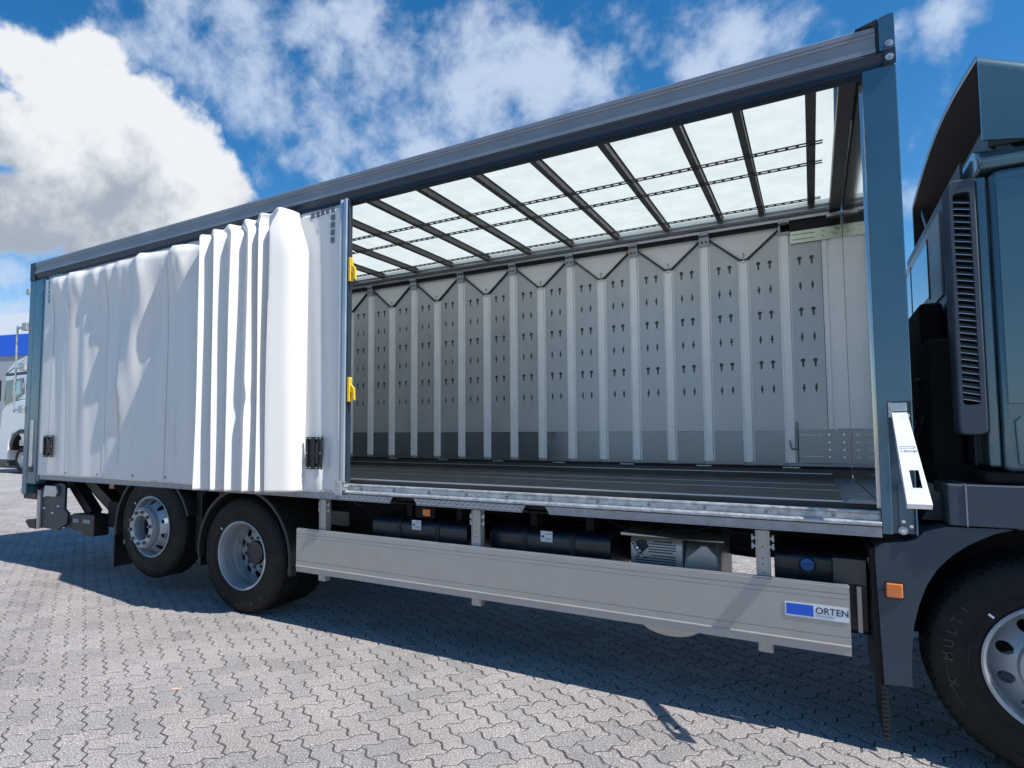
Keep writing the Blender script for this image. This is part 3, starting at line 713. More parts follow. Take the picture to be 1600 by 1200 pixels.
# hem seam weld and eyelets
for (px_, z) in ((-7.62, 1.155), (-7.0, 1.16), (-6.35, 1.165), (-5.83, 1.165), (-4.06, 1.17)):
    y = cy(px_, z); MB().tube((px_, y - .001, z), (px_, y - .008, z), .011, 10).obj('hem_button', nutm, curtain)
for x in (-6.9, -5.86, -7.62, -8.0):
    seam = MB(); q = [(x, cy(x, 1.13 + i * .05) - .0035, 1.13 + i * .05) for i in range(44)]
    for a, b2 in zip(q[:-1], q[1:]): seam.bar(a, b2, .012, .0012, up=(0, 1, 0))
    seam.obj('weld_seam', cur, curtain)
patch = lambda x, z, w=.040, h=.050: MB().add([(x + a * w / 2, cy(x + a * w / 2, z) - .0055, z + b2 * h / 2) for a, b2 in ((-1, -1), (1, -1), (1, 1), (-1, 1))] , [(0, 1, 2, 3)]).obj('reflective_patch', reflect, curtain)
for k in range(5): patch(-3.742, 3.436 - k * .064)
for k in range(1, 5): patch(-3.742 - k * .056, 3.436 - (.008 if k > 2 else 0), .040, .050)
for k in range(6): patch(-8.11, 3.45 - k * .056, .034, .044)
for k in range(1, 5): patch(-8.11 + k * .06, 3.45, .045, .040)
def handle_box(x0, x1, z0, z1, y):
    h = MB(); fwid = .022
    for (a, b2, c, d) in ((x0, x1, z0, z0 + fwid), (x0, x1, z1 - fwid, z1), (x0, x0 + fwid, z0 + fwid, z1 - fwid), (x1 - fwid, x1, z0 + fwid, z1 - fwid), ((x0 + x1) / 2 - .012, (x0 + x1) / 2 + .012, z0 + fwid, z1 - fwid)):
        h.box(a, b2, y - .010, y + .002, c, d)
    h.box(x0, x1, y + .0025, y + .006, z0, z1)
    hb = h.obj('handle_box', black, curtain)
    MB().box((x0 + x1) / 2 + .022, x1 - fwid - .012, y - .016, y - .002, z0 + .045, z1 - .045).obj('buckle_handle', black, hb, bevel=.006)
    for (xx, zz) in ((x0 + .05, z0 + .011), (x1 - .05, z0 + .011), (x0 + .05, z1 - .011), (x1 - .05, z1 - .011), (x0 + .011, (z0 + z1) / 2), (x1 - .011, (z0 + z1) / 2), (x0 + .011, z0 + .011), (x1 - .011, z1 - .011), (x1 - .011, z0 + .011), (x0 + .011, z1 - .011)):
        MB().tube((xx, y - .0105, zz), (xx, y - .014, zz), .0055, 8).obj('rivet', brightsteel, hb)
handle_box(-3.975, -3.805, 1.300, 1.560, -.03)
handle_box(-8.065, -7.87, 1.325, 1.575, -.035)
# curtain end pole
pole = MB().prism([(-3.6585, -.016), (-3.640, -.022), (-3.632, -.010), (-3.622, -.010), (-3.614, -.026), (-3.588, -.026), (-3.580, -.018), (-3.580, .03), (-3.6585, .03)], 'z', 1.14, 3.495).obj('curtain_pole', alu, T, ang=25)
MB().box(-3.579, -3.566, -.016, .032, 1.2, 3.48).obj('pole_seal', blue_dk, pole)
hb = MB(); hb.box(-3.665, -3.60, -.036, -.027, 1.10, 1.215); hb.box(-3.668, -3.575, -.030, .0, 1.19, 1.20); hb.box(-3.6, -3.575, -.03, .02, 1.165, 1.215); hb.tube((-3.66, -.04, 1.15), (-3.62, -.04, 1.15), .006, 8)
hb.obj('pole_foot', galv, pole, bevel=.002)
for z0 in (2.83, 1.86):
    l = MB()
    l.prism([(-3.566, z0 + .15), (-3.545, z0 + .17), (-3.535, z0 + .16), (-3.540, z0 + .12), (-3.505, z0 + .085), (-3.50, z0 - .01), (-3.525, z0 + .0), (-3.530, z0 + .05), (-3.566, z0 + .07)], 'y', -.01, .01)
    l.box(-3.5655, -3.545, -.02, .02, z0 - .02, z0 + .175)
    l.obj('yellow_latch', yellow, T, bevel=.003)

# --- tensioning lever hanging open on the front post
def lever():
    top = Vector((-.058, .0, 1.685)); bot = Vector((-.048, -.48, 1.272)); d = (bot - top).normalized(); side = Vector((1, 0, 0)); side = (side - d * side.dot(d)).normalized(); nrm = side.cross(d).normalized()
    if nrm.y > 0: nrm = -nrm
    Lh = (bot - top).length
    M = Matrix(((side.x, nrm.x, d.x, top.x), (side.y, nrm.y, d.y, top.y), (side.z, nrm.z, d.z, top.z), (0, 0, 0, 1)))
    m = MB(); w0, w1 = .031, .044
    def q(a, b2, c): return M @ Vector((a, b2, c))
    def slab(a0, a1, n0, n1, l0, l1, A0=None, A1=None):
        A0 = a0 if A0 is None else A0; A1 = a1 if A1 is None else A1
        v = [q(a0, n0, l0), q(a1, n0, l0), q(A1, n0, l1), q(A0, n0, l1), q(a0, n1, l0), q(a1, n1, l0), q(A1, n1, l1), q(A0, n1, l1)]
        m.add(v, [(0, 3, 2, 1), (4, 5, 6, 7), (0, 1, 5, 4), (1, 2, 6, 5), (2, 3, 7, 6), (3, 0, 4, 7)])
    def wd(l): return w0 + (w1 - w0) * l / Lh
    h0, h1 = Lh * .66, Lh * .84
    slab(-wd(0), wd(0), -.003, 0, 0, h0, -wd(h0), wd(h0)); slab(-wd(h1), wd(h1), -.003, 0, h1, Lh, -wd(Lh), wd(Lh))
    slab(-wd(h0), -.012, -.003, 0, h0, h1, -wd(h1), -.012); slab(.022, wd(h0), -.003, 0, h0, h1, .022, wd(h1))
    slab(-wd(0), -wd(0) + .003, -.030, -.003, 0, Lh, -wd(Lh), -wd(Lh) + .003); slab(wd(0) - .003, wd(0), -.030, -.003, 0, Lh, wd(Lh) - .003, wd(Lh))
    slab(-wd(Lh) + .0035, wd(Lh) - .0035, -.028, -.0035, Lh - .003, Lh)
    o = m.obj('tension_lever', chrome, T, bevel=.0025)
    g2 = MB(); g2.tube(q(-.04, -.015, .01), q(.04, -.015, .01), .009, 10); g2.path([q(-.03, -.03, .2), q(-.034, -.045, .40), q(-.03, -.05, .52)], .006, 6); g2.path([q(-.03, -.06, .35), q(-.005, -.05, .36)], .005, 6)
    g2.obj('lever_link', galv, o)
    r3 = Matrix((side, -d, nrm)).transposed().to_4x4()
    text_obj('lever_lettering', 'Libner', .026, inkgrey, o, Matrix.Translation(q(-.028, .0012, Lh * .47)) @ r3, extrude=.0004)
    fr = MB()
    for (a, b2, l0, l1) in ((-.03, .03, .405, .410), (-.03, .03, .425, .429), (.027, .03, .410, .425)):
        v = [q(a, .0012, l0 * Lh), q(b2, .0012, l0 * Lh), q(b2, .0012, l1 * Lh), q(a, .0012, l1 * Lh)]; fr.add(v, [(0, 1, 2, 3)])
    fr.obj('lever_mark', inkgrey, o, smooth=False)
lever()

# --- side guard
gd = MB().prism([(.012, .800), (.0, .797), (.0, .762), (.003, .760), (.003, .757), (.0, .755), (.0, .735), (.002, .733), (.002, .731), (.0, .729), (.0, .545), (.003, .543), (.003, .540), (.0, .538), (.0, .505), (-.004, .500), (-.004, .493), (.002, .488), (.002, .452), (.012, .450), (.030, .450), (.030, .800)], 'x', -4.10, -.296)
guard = gd.obj('side_guard', greypaint, T, ang=15)
MB().box(-4.098, -.30, .004, .031, .8005, .806).obj('guard_top_edge', alu, guard)
for x in (-3.85, -2.447, -.683):
    p = MB(); p.prism([(-.028, .034), (-.034, .034), (-.034, .10), (.034, .10), (.034, .034), (.028, .034), (.028, .05), (-.028, .05)][::-1], 'z', .43, 1.05)
    p.box(-.028, .028, .040, .0495, .80, 1.05)
    po = p.obj('guard_post', greypaint, T); po.location.x = x
    for z in (.96, .90, .865, .82): MB().tube((0, .040, z), (0, .0385, z), .004, 8).obj('bolt_hole', black, po)
    for z in (1.0, .955):
        for s in (-1, 1): MB().box(s * .034, s * .052, .045, .06, z, z + .012).tube((s * .05, .052, z - .01), (s * .05, .052, z + .024), .006, 6).obj('clamp', galv, po)
    f = MB().box(x - .036, x + .036, .035, .095, .395, .452).box(x - .028, x + .028, .03, .036, .41, .45).obj('guard_foot', greypaint, T, bevel=.003)
# stickers
sk = MB().box(-.585, -.302, -.0022, -.0008, .618, .692).obj('company_sticker', stick, guard)
MB().box(-.578, -.455, -.0030, -.0023, .627, .684).obj('blue_field', stickblue, sk)
text_obj('company_name', 'ORTEN', .047, ink, sk, face_near(-.447, -.0028, .646), sx=.94, extrude=.0003, bold=.0004)
text_obj('company_subline', 'FAHRZEUGBAU', .0125, inkgrey, sk, face_near(-.446, -.0028, .631), sx=.95, extrude=.0003)

# --- tanks and aggregates under the body
def rounded_prism(mb, y0, y1, z0, z1, x0, x1, r, n=6):
    pts = []
    for (cx_, cz_, a0) in ((y1 - r, z1 - r, 0), (y0 + r, z1 - r, 90), (y0 + r, z0 + r, 180), (y1 - r, z0 + r, 270)):
        for i in range(n + 1): a = rad(a0 + 90 * i / n); pts.append((cx_ + r * math.cos(a), cz_ + r * math.sin(a)))
    mb.prism(pts, 'x', x0, x1)
for (a, b2, lx) in ((-3.47, -2.605, -3.04), (-2.42, -1.56, -1.99)):
    m = MB(); rounded_prism(m, .20, .70, .46, .925, a, b2, .055)
    t = m.obj('battery_box', navy, T, bevel=.01)
    for x in (a + .25, b2 - .27):
        s = MB(); rounded_prism(s, .194, .706, .454, .931, x, x + .035, .058); s.obj('strap', black, t)
    lb = MB().box(lx - .042, lx + .042, .1915, .193, .850, .923).obj('warning_label', stick, t)
    MB().box(lx - .034, lx - .016, .1905, .1913, .880, .893).obj('label_mark', ink, lb)
    for z in (.865, .872, .90, .908): MB().box(lx - .008, lx + .034, .1905, .1913, z, z + .003).obj('label_line', inkgrey, lb)
MB().tube((-2.52, .17, .90), (-2.52, .14, .90), .022, 14).obj('drain_knob', black, T)
MB().box(-3.95, -3.75, .25, .27, .815, .935).obj('grey_panel', graybox, T, bevel=.004)
ml = MB().box(-2.995, -2.925, .20, .225, .955, 1.015).obj('marker_lamp', orange, T, bevel=.012)
MB().box(-3.07, -2.90, .226, .245, .94, 1.05).obj('lamp_bracket', blackm, ml)
for x, y in ((-3.35, .75), (-2.95, .7), (-2.2, .65), (-1.6, .7)):
    MB().tube((x, y, .48), (x, y, .30), .035, 10, r1=.022).obj('drain_valve', blackm, T)
# muffler with louvred heat shield
mf = MB(); rounded_prism(mf, .30, .95, .36, .93, -1.46, -1.14, .06); mfo = mf.obj('muffler', steel, T, bevel=.008)
mf2 = MB(); rounded_prism(mf2, .30, .95, .36, .905, -1.139, -.93, .16); mf2.obj('muffler_end', steel, mfo, bevel=.02)
MB().prism([(-1.12, .60), (-.94, .60), (-.94, .84), (-1.0, .905), (-1.03, .90), (-1.12, .82)], 'y', .275, .299).obj('heat_shield', steel, mfo, bevel=.012)
MB().prism([(-1.50, .935), (-.90, .935), (-.89, .945), (-1.14, .940), (-1.5, .955)], 'y', .22, .95).obj('top_shield', steel, mfo, bevel=.003)
for i in range(5): MB().box(-1.345 + (.03 if i in (0,) else 0), -1.18 - (.02 if i in (0, 4) else 0), .2965, .2995, .895 - i * .0165, .9015 - i * .0165).obj('louvre', ink, mfo)
for i in range(6): MB().box(-1.43 + .10 * (i == 0), -1.18, .2965, .2995, .806 - i * .0165, .8125 - i * .0165).obj('louvre', ink, mfo)
MB().prism([(-1.405, .905), (-1.36, .905), (-1.345, .86), (-1.395, .815), (-1.44, .86)], 'y', .294, .2985).obj('torn_opening', ink, mfo)
cr_ = MB(); rr_ = random.Random(4)
for i in range(14): 
    t = i / 13; p = Vector((-1.445 + .05 * t, .285, .905 - .095 * t)); cr_.tube(p + Vector((rr_.uniform(-.01, .01), 0, rr_.uniform(-.01, .01))), p + Vector((rr_.uniform(.0, .02), -.012, rr_.uniform(-.02, .0))), .007, 5)
cr_.obj('crumpled_foil', brightsteel, mfo)
MB().lathe([(.0, -.35), (.30, -.35), (.36, -.25), (.36, .25), (.30, .35), (0, .35)], (0, 0, 0), 40).obj('bottom_silencer', steel, T).matrix_world = Matrix.Translation((-1.22, .62, .415)) @ Matrix.Diagonal((.60, 1.0, .28, 1))
# AdBlue tank
ad = MB(); rounded_prism(ad, .24, .75, .50, .925, -.64, -.20, .05); ado = ad.obj('additive_tank', navy, T, bevel=.01)
MB().tube((-.478, .239, .845), (-.478, .215, .845), .044, 24).obj('cap_neck', black, ado)
MB().tube((-.478, .214, .862), (-.478, .175, .862), .036, 20, r1=.034).box(-.508, -.448, .160, .176, .857, .867).obj('filler_cap', capblue, ado, bevel=.003)
gb = MB().box(-.362, -.215, .10, .22, .795, .925).obj('control_box', graybox, T, bevel=.004)
MB().box(-.262, -.240, .085, .10, .555, .79).obj('box_bracket', greypaint, gb, bevel=.003)
ho = MB(); ho.path([(-.20, .16, .93), (-.185, .16, .84), (-.18, .16, .78), (-.19, .17, .66), (-.18, .17, .60), (-.185, .17, .50)], .012, 8); ho.obj('cable_bundle', steel, T)
MB().box(-.205, -.165, .145, .18, .60, .66).obj('cable_plug', black, T, bevel=.004)
MB().box(-8.0, -1.12, 1.05, 1.45, .62, .98).obj('driveline', blackm, T); MB().box(-.58, 1.8, 1.05, 1.45, .62, .98).obj('driveline', blackm, T)
MB().tube((-4.785, .4, .508), (-4.785, 2.1, .508), .11, 16).obj('axle', blackm, T)
MB().tube((-6.098, .4, .663), (-6.098, 2.1, .663), .09, 16).obj('axle', blackm, T)
pp = MB()
pp.path([(-.88, .60, .87), (-.76, .60, .85), (-.72, .60, .80)], .012, 6).path([(-.90, .6, .82), (-.70, .6, .81)], .01, 6)
pp.obj('air_line', blackm, T)

rc = random.Random(11)
for k in range(9):
    x0 = -3.9 + k * .38; y0 = rc.uniform(.30, .75); pts = [(x0 + t * .11, y0 + .04 * math.sin(t + k), .99 - .035 * math.sin(t * .9 + k) - .02 * (t % 3)) for t in range(8)]
    MB().path(pts, .009, 6).obj('cable', black if k % 3 else navy, T)
for x in (-3.2, -2.75, -2.15, -1.75):
    MB().box(x, x + .05, .30, .60, .93, 1.045).obj('tank_bracket', blackm, T, bevel=.003)
# --- wheels
def tyre_mesh(R, wdt, rr):
    # profile from outer bead over the tread to the inner bead; y=0 is the outer sidewall
    p = [(rr - .006, .012), (rr + .012, .004), (rr + .03, .0), (rr + .05, .001), (rr + .052, -.002), (rr + .060, -.002), (rr + .062, .0), (R - .075, .004), (R - .072, .0015), (R - .050, .006), (R - .040, .010), (R - .018, .020), (R - .006, .030), (R - .001, .042)]
    g = wdt / 5
    for k in range(1, 5):
        y = k * g; p += [(R, y - .008), (R - .012, y - .005), (R - .012, y + .005), (R, y + .008)]
    p += [(R - .001, wdt - .042), (R - .012, wdt - .02), (R - .04, wdt - .01), (rr + .03, wdt), (rr - .006, wdt - .012)]
    m = MB(); m.lathe(p, (0, 0, 0), 96)
    # tread block sipes on both shoulders
    for i in range(72):
        t = 2 * math.pi * i / 72; c, s = math.cos(t), math.sin(t)
        m.bar((c * (R - .022), .014, s * (R - .022)), (c * (R + .0005), .046, s * (R + .0005)), .020, .008, up=(-c, 0, -s))
    return m.mesh('tyre', rubber, ang=28)
def disc_with_holes(m, r0, y0, r1, y1, nh, hr, n=14, yt=.01):
    # conical ring r0..r1 (y0..y1) with nh round holes
    sec = 2 * math.pi / nh; rm = (r0 + r1) / 2
    def P(th, r, dy=0): k = (r - r0) / (r1 - r0); return (r * math.cos(th), y0 + (y1 - y0) * k + dy, r * math.sin(th))
    for h in range(nh):
        c0 = sec * (h + .5); ring = []; sq = []
        for i in range(24):
            t = 2 * math.pi * i / 24; ct, st = math.cos(t), math.sin(t)
            ring.append((c0 + hr * ct / rm, rm + hr * st))
            hx, hy = sec / 2 * rm, (r1 - r0) / 2
            q = min(hx / abs(ct) if abs(ct) > 1e-6 else 1e9, hy / abs(st) if abs(st) > 1e-6 else 1e9); sq.append((c0 + q * ct / rm, rm + q * st))
        v = [P(*a) for a in ring] + [P(*a) for a in sq] + [P(a[0], a[1], yt) for a in ring]; f = []
        for i in range(24):
            j = (i + 1) % 24; f += [(i, j, 24 + j, 24 + i), (48 + i, 48 + j, j, i)]
        for (sx_, sy_) in ((1, 1), (-1, 1), (-1, -1), (1, -1)):
            v.append(P(c0 + sx_ * sec / 2, rm + sy_ * (r1 - r0) / 2)); k = len(v) - 1
            ang = math.atan2(sy_ * (r1 - r0) / 2, sx_ * sec / 2 * rm) % (2 * math.pi); i = int(ang / (2 * math.pi) * 24) % 24; f.append((24 + i, 24 + (i + 1) % 24, k))
        m.add(v, f)
RIMR = .292
def wheel(X, Y, Z, kind, name_label):
    m = MB()
    # rim barrel
    m.lathe([(RIMR + .010, .004), (RIMR + .012, -.004), (RIMR + .004, -.008), (RIMR - .006, -.002), (RIMR - .010, .012), (RIMR - .018, .03), (RIMR - .022, .05), (RIMR - .030, .09), (RIMR - .032, .14), (RIMR - .030, .20), (RIMR - .02, .24)], (0, 0, 0), 72)
    if kind == 'out':      # convex disc, hub flange proud of the tyre
        m.lathe([(RIMR - .022, .085), (RIMR - .03, .08), (.268, .062)], (0, 0, 0), 72)
        disc_with_holes(m, .203, -.035, .268, .062, 10, .027)
        m.lathe([(.203, -.035), (.200, -.055), (.199, -.085), (.196, -.092), (.190, -.092), (.188, -.088), (.186, -.088), (.184, -.104), (.180, -.108), (.128, -.108), (.122, -.104), (.116, -.085), (.112, .06)], (0, 0, 0), 72)
        hub = [(.09, .0), (.075, .0), (.07, .02), (.0, .03)]
        ny, nrd = -.108, .156
    elif kind == 'in':     # deep dish of a twin axle
        m.lathe([(RIMR - .032, .14), (.250, .160), (.248, .190), (.243, .205), (.240, .21)], (0, 0, 0), 72)
        disc_with_holes(m, .158, .185, .240, .215, 10, .034)
        m.lathe([(.158, .185), (.150, .182), (.10, .182)], (0, 0, 0), 72); MB().lathe([(.112, .20), (.110, .17), (.10, .155), (.07, .150), (.0, .15)], (0, 0, 0), 40).obj('hub', navy, None)
        hub = [(.0, .09), (.06, .09)]; ny, nrd = .182, .134
    else:                  # steered wheel
        m.lathe([(RIMR - .022, .085), (.272, .09), (.262, .085)], (0, 0, 0), 72)
        disc_with_holes(m, .176, .010, .262, .085, 10, .029)
        m.lathe([(.176, .010), (.172, -.012), (.168, -.018), (.165, -.020), (.10, -.020), (.096, -.025), (.090, -.065), (.080, -.075), (.0, -.078)], (0, 0, 0), 72)
        hub = [(.0, -.078), (.05, -.078)]; ny, nrd = -.020, .134
    w = m.obj('wheel', rimm, T, ang=35); w.location = (X, Y, Z)
    if kind == 'in': [setattr(o, 'parent', w) for o in list(COL.objects) if o.name.startswith('hub') and o.parent is None]
    if name_label: w['label'] = name_label
    ty = bpy.data.objects.new('tyre', tyre_mesh(.508, .30, RIMR)); COL.objects.link(ty); ty.parent = w; ty.location = (0, 0, 0)
    if kind == 'out': MB().lathe([(.111, .0), (.085, .0), (.08, .03), (.0, .04)], (0, 0, 0), 32).obj('hub', navy, w)
    nm = MB().tube((0, ny, 0), (0, ny - .006, 0), .0185, 16).tube((0, ny - .006, 0), (0, ny - .024, 0), .0155, 6, r1=.0145).tube((0, ny - .024, 0), (0, ny - .030, 0), .010, 8).mesh('wheel_nut', nutm if kind != 'front' else brightsteel)
    for i in range(10):
        t = 2 * math.pi * (i + .25) / 10; inst('wheel_nut', nm, w, (nrd * math.cos(t), 0, nrd * math.sin(t)), (0, -t, 0))
    vt = rad(140)
    MB().bar((.325 * math.cos(vt), -.003, .325 * math.sin(vt)), (.350 * math.cos(vt), -.003, .350 * math.sin(vt)), .010, .004, up=(0, 1, 0)).obj('tyre_tag', stick, w)
    if kind in ('in', 'front'):
        word = ['X', '', 'M', 'U', 'L', 'T', 'I'] if kind == 'front' else ['X', '', 'M', 'U', 'L', 'T', 'I', '', 'D']
        a0 = 196 if kind == 'front' else 305
        for i, ch in enumerate(word):
            if not ch: continue
            a = rad(a0 - i * 8.2); r = .405
            # upright of the letter points outward
            Mx = Matrix.Translation((r * math.cos(a), -.001, r * math.sin(a))) @ Matrix.Rotation(-(a - math.pi / 2), 4, 'Y') @ Matrix.Rotation(rad(90), 4, 'X')
            text_obj('tyre_letter', ch, .056, rubber_hi, w, Mx, extrude=.0006, align='CENTER', bold=.001)
    return w
wheel(-4.785, .028, .508, 'in', 'deep-dished silver drive wheel'); wheel(-6.098, .028, .663, 'out', 'raised rear wheel with a protruding ten-nut hub ring')
wheel(.514, .05, .508, 'front', 'steered front wheel')
# inner twin tyre and the far side wheels
for (X, Y, Z) in ((-4.785, .345, .508), (-4.785, 2.15, .508), (-6.098, 2.15, .663), (.514, 2.15, .508)):
    m = MB().lathe([(.29, 0), (.49, 0), (.508, .04), (.508, .26), (.49, .30), (.29, .30), (.20, .15)], (0, 0, 0), 48); o = m.obj('inner_tyre', rubber, T); o.location = (X, Y, Z)

# --- mudguards (arched shells)
def mudguard(cx_, cz_, R, a0, a1, y0, y1, m=mudm, name='mudguard', rim=.012, flap0=None, flap1=None):
    o = MB(); n = 28; v = []
    prof = [(R - .016, y0), (R, y0 - .004), (R + rim, y0), (R + .006, y0 + .012), (R + .006, y1), (R, y1), (R - .002, y0 + .016)]
    pts = []
    for i in range(n + 1):
        a = rad(a0 + (a1 - a0) * i / n); pts.append((a, 0))
    for a, _ in pts:
        for (r, y) in prof: v.append((cx_ + r * math.cos(a), y, cz_ + r * math.sin(a)))
    k = len(prof); f = []
    for i in range(n):
        for j in range(k): f.append((i * k + j, i * k + (j + 1) % k, (i + 1) * k + (j + 1) % k, (i + 1) * k + j))
    f.append(tuple(range(k))); f.append(tuple(range(n * k, n * k + k)))
    return o.add(v, f).obj(name, m, T)
mudguard(-4.785, .508, .585, -10, 172, .03, .62); mudguard(-6.098, .60, .60, 20, 186, .03, .60)
MB().box(-4.215, -4.19, .032, .10, .39, .46).obj('mudguard_foot', mudm, T, bevel=.006)
MB().box(-5.384, -5.362, .034, .10, .44, .60).obj('mudguard_foot', mudm, T, bevel=.004)
fl1 = MB().box(-6.72, -6.705, .03, .62, .20, .62).obj('mud_flap', black, T)
for (dx, z) in ((.10, .42), (.16, .42), (.10, .52), (.16, .52)): MB().box(-6.7045, -6.703, .03 + dx, .045 + dx, z, z + .055).obj('flap_slot', stick, fl1)
MB().box(-5.43, -5.42, .10, .62, .34, 1.0).obj('mud_flap', black, T)
MB().box(-5.55, -5.435, .14, .60, .45, 1.04).obj('spring_bracket', blackm, T)
MB().box(-5.32, -5.24, .30, .62, .30, .60).obj('spring_bracket', blackm, T)
for (x, z) in ((-7.235, .968), (-5.43, .985)):
    MB().box(x - .045, x + .045, .30, .33, z, z + .065).obj('side_lamp', redlens, T, bevel=.008)
# --- tail lift and rear underrun
tl = MB().prism([(-8.42, .47), (-7.98, .47), (-7.93, .50), (-7.80, .56), (-7.78, .68), (-7.86, .72), (-7.86, 1.0), (-7.95, 1.02), (-8.42, .94)], 'y', .12, .15).obj('underrun_plate', blue_dk, T, bevel=.004)
MB().box(-8.43, -8.36, .10, .119, .46, .92).obj('plate_edge', greypaint, tl)
MB().prism([(-8.28, .855), (-8.01, .855), (-7.97, .92), (-8.0, .985), (-8.25, .985)], 'y', .085, .119).obj('reflector_cap', alu, tl, bevel=.01)
for (x, z) in ((-8.33, .84), (-8.33, .70), (-8.11, .855), (-8.07, .857), (-8.14, .655), (-8.02, .74)): MB().box(x, x + .05, .1175, .1195, z, z + .014).obj('plate_slot', stick, tl)
MB().prism([(-8.70, .52), (-8.66, .55), (-8.45, .57), (-8.45, .45), (-8.60, .45)], 'y', .10, .75).obj('underrun_bar', black, T, bevel=.01)
MB().box(-8.42, -7.2, .152, .24, .50, .62).obj('lift_beam', black, T, bevel=.01)
bx = MB().box(-7.66, -7.44, .10, .24, .50, .685).obj('lift_pump_box', black, T, bevel=.012)
MB().box(-7.63, -7.52, .098, .0995, .59, .63).obj('pump_label', inkgrey, bx)
bx = MB().box(-7.42, -7.18, .08, .26, .465, .70).obj('lift_control_box', black, T, bevel=.012)
MB().box(-7.39, -7.25, .078, .0795, .60, .64).obj('pump_label', inkgrey, bx)
MB().bar((-8.10, .34, 1.06), (-7.60, .34, .66), .12, .14, up=(0, 1, 0)).obj('lift_arm', black, T, bevel=.01)
MB().bar((-7.66, .34, 1.06), (-7.12, .34, .76), .12, .16, up=(0, 1, 0)).obj('lift_arm', black, T, bevel=.01)
MB().tube((-7.95, .42, 1.02), (-7.3, .42, .66), .035, 12).obj('lift_ram', blackm, T)
MB().tube((-8.80, .10, .885), (-8.80, .30, .885), .045, 16).tube((-8.80, .098, .885), (-8.80, .09, .885), .025, 12).obj('lift_roller', brightsteel, T)
MB().box(-8.76, -8.45, .10, .40, .80, .97).obj('lift_hinge', black, T, bevel=.01)
MB().box(-7.15, -6.70, .22, .6, .56, .84).obj('valve_block', blackm, T)

# --- front fender, lamp, flap
def arch(cx_, cz_, R, a0, a1, n=20): return [(cx_ + R * math.cos(rad(a0 + (a1 - a0) * i / n)), cz_ + R * math.sin(rad(a0 + (a1 - a0) * i / n))) for i in range(n + 1)]
inner = [(-.055, .345), (-.052, .50), (-.038, .64), (-.015, .74), (.018, .84), (.06, .92), (.12, .995), (.19, 1.055), (.28, 1.11), (.39, 1.148), (.52, 1.165), (.70, 1.15), (.86, 1.09), (.98, 1.0), (1.06, .88), (1.10, .70), (1.11, .50)]
outer = [(1.30, .50), (1.30, 1.13), (.30, 1.135), (.10, 1.13), (.02, 1.10), (-.02, 1.052), (-.178, 1.025), (-.182, .98), (-.172, .60), (-.165, .335)]
# strip quads between the two outlines, extruded in Y
fd = MB()
def shell(poly_in, poly_out, y0, y1):
    import bisect
    def resample(p, n):
        d = [0]
        for a, b2 in zip(p[:-1], p[1:]): d.append(d[-1] + math.dist(a, b2))
        out = []
        for i in range(n):
            t = d[-1] * i / (n - 1); k = min(len(p) - 2, max(0, bisect.bisect_right(d, t) - 1)); s = (t - d[k]) / max(1e-9, d[k + 1] - d[k]); out.append((p[k][0] + (p[k + 1][0] - p[k][0]) * s, p[k][1] + (p[k + 1][1] - p[k][1]) * s))
        return out
    return resample(poly_in, 60), resample(poly_out, 60)
ia, oa = shell(inner, outer[::-1], 0, 0)
n = 60; v = []
for y in (.02, .50):
    v += [(x, y, z) for x, z in ia] + [(x, y, z) for x, z in oa]
f = []
for i in range(n - 1):
    f += [(i, i + 1, n + i + 1, n + i), (2 * n + i, 3 * n + i, 3 * n + i + 1, 2 * n + i + 1), (i, 2 * n + i, 2 * n + i + 1, i + 1), (n + i, n + i + 1, 3 * n + i + 1, 3 * n + i)]
f += [(0, n, 3 * n, 2 * n), (n - 1, 3 * n - 1, 4 * n - 1, 2 * n - 1)]
fd.add(v, f); fend = fd.obj('front_fender', blueplastic, T, bevel=.006, ang=40)
MB().box(-.180, -.125, .015, .0192, .796, .800).obj('fender_seam', ink, fend)
MB().prism([(.03, 1.142), (.20, 1.142), (.35, 1.20), (.35, 1.32), (.14, 1.32)], 'y', .20, .9).obj('fender_top', blue_dk, T)
MB().box(-.143, -.075, .006, .0195, .767, .837).obj('turn_lamp', orange, T, bevel=.012)
MB().box(-.148, -.070, .014, .0198, .762, .842).obj('lamp_frame', black, T, bevel=.012)
ff_ = MB().box(-.175, -.160, .03, .50, .06, .335)
for i in range(12): ff_.box(-.178, -.150, .022, .030, .07 + i * .022, .083 + i * .022)
ff_.obj('mud_flap', black, T)
MB().box(-.20, -.155, .04, .55, .34, 1.0).obj('wheel_housing', blackm, T)
MB().box(-.05, 1.3, .5, .7, .5, 1.2).obj('wheel_housing', blackm, T)
# step box on fender
sb = MB().box(.115, 2.2, .0, .42, 1.141, 1.335).obj('step_cover', blueplastic, T, bevel=.006)
MB().box(.178, .184, -.003, .42, 1.139, 1.3385).obj('cover_seam', alu_blue, sb)

# --- cab
cab = MB()
XC = .335
side = [(XC, 1.40), (2.35, 1.40), (2.35, 2.05), (2.15, 2.86), (XC + .02, 2.86), (XC, 2.82)]
cab.prism(side, 'y', .06, 2.44)
cabo = cab.obj('cab', cabblue, T, bevel=.03)
pn = MB().prism([(.36, 1.72), (1.1, 1.72), (1.1, 2.80), (.36, 2.80)], 'y', .052, .0598).obj('side_panel', cabblue, cabo, bevel=.006)
MB().prism([(.385, 1.43), (1.1, 1.43), (1.1, 1.66), (.40, 1.66), (.378, 1.64)], 'y', .046, .0598).obj('side_locker_door', cabblue, cabo, bevel=.008)
MB().box(.285, .333, .075, .30, 1.42, 2.84).obj('corner_panel', cabblue, cabo, bevel=.015)
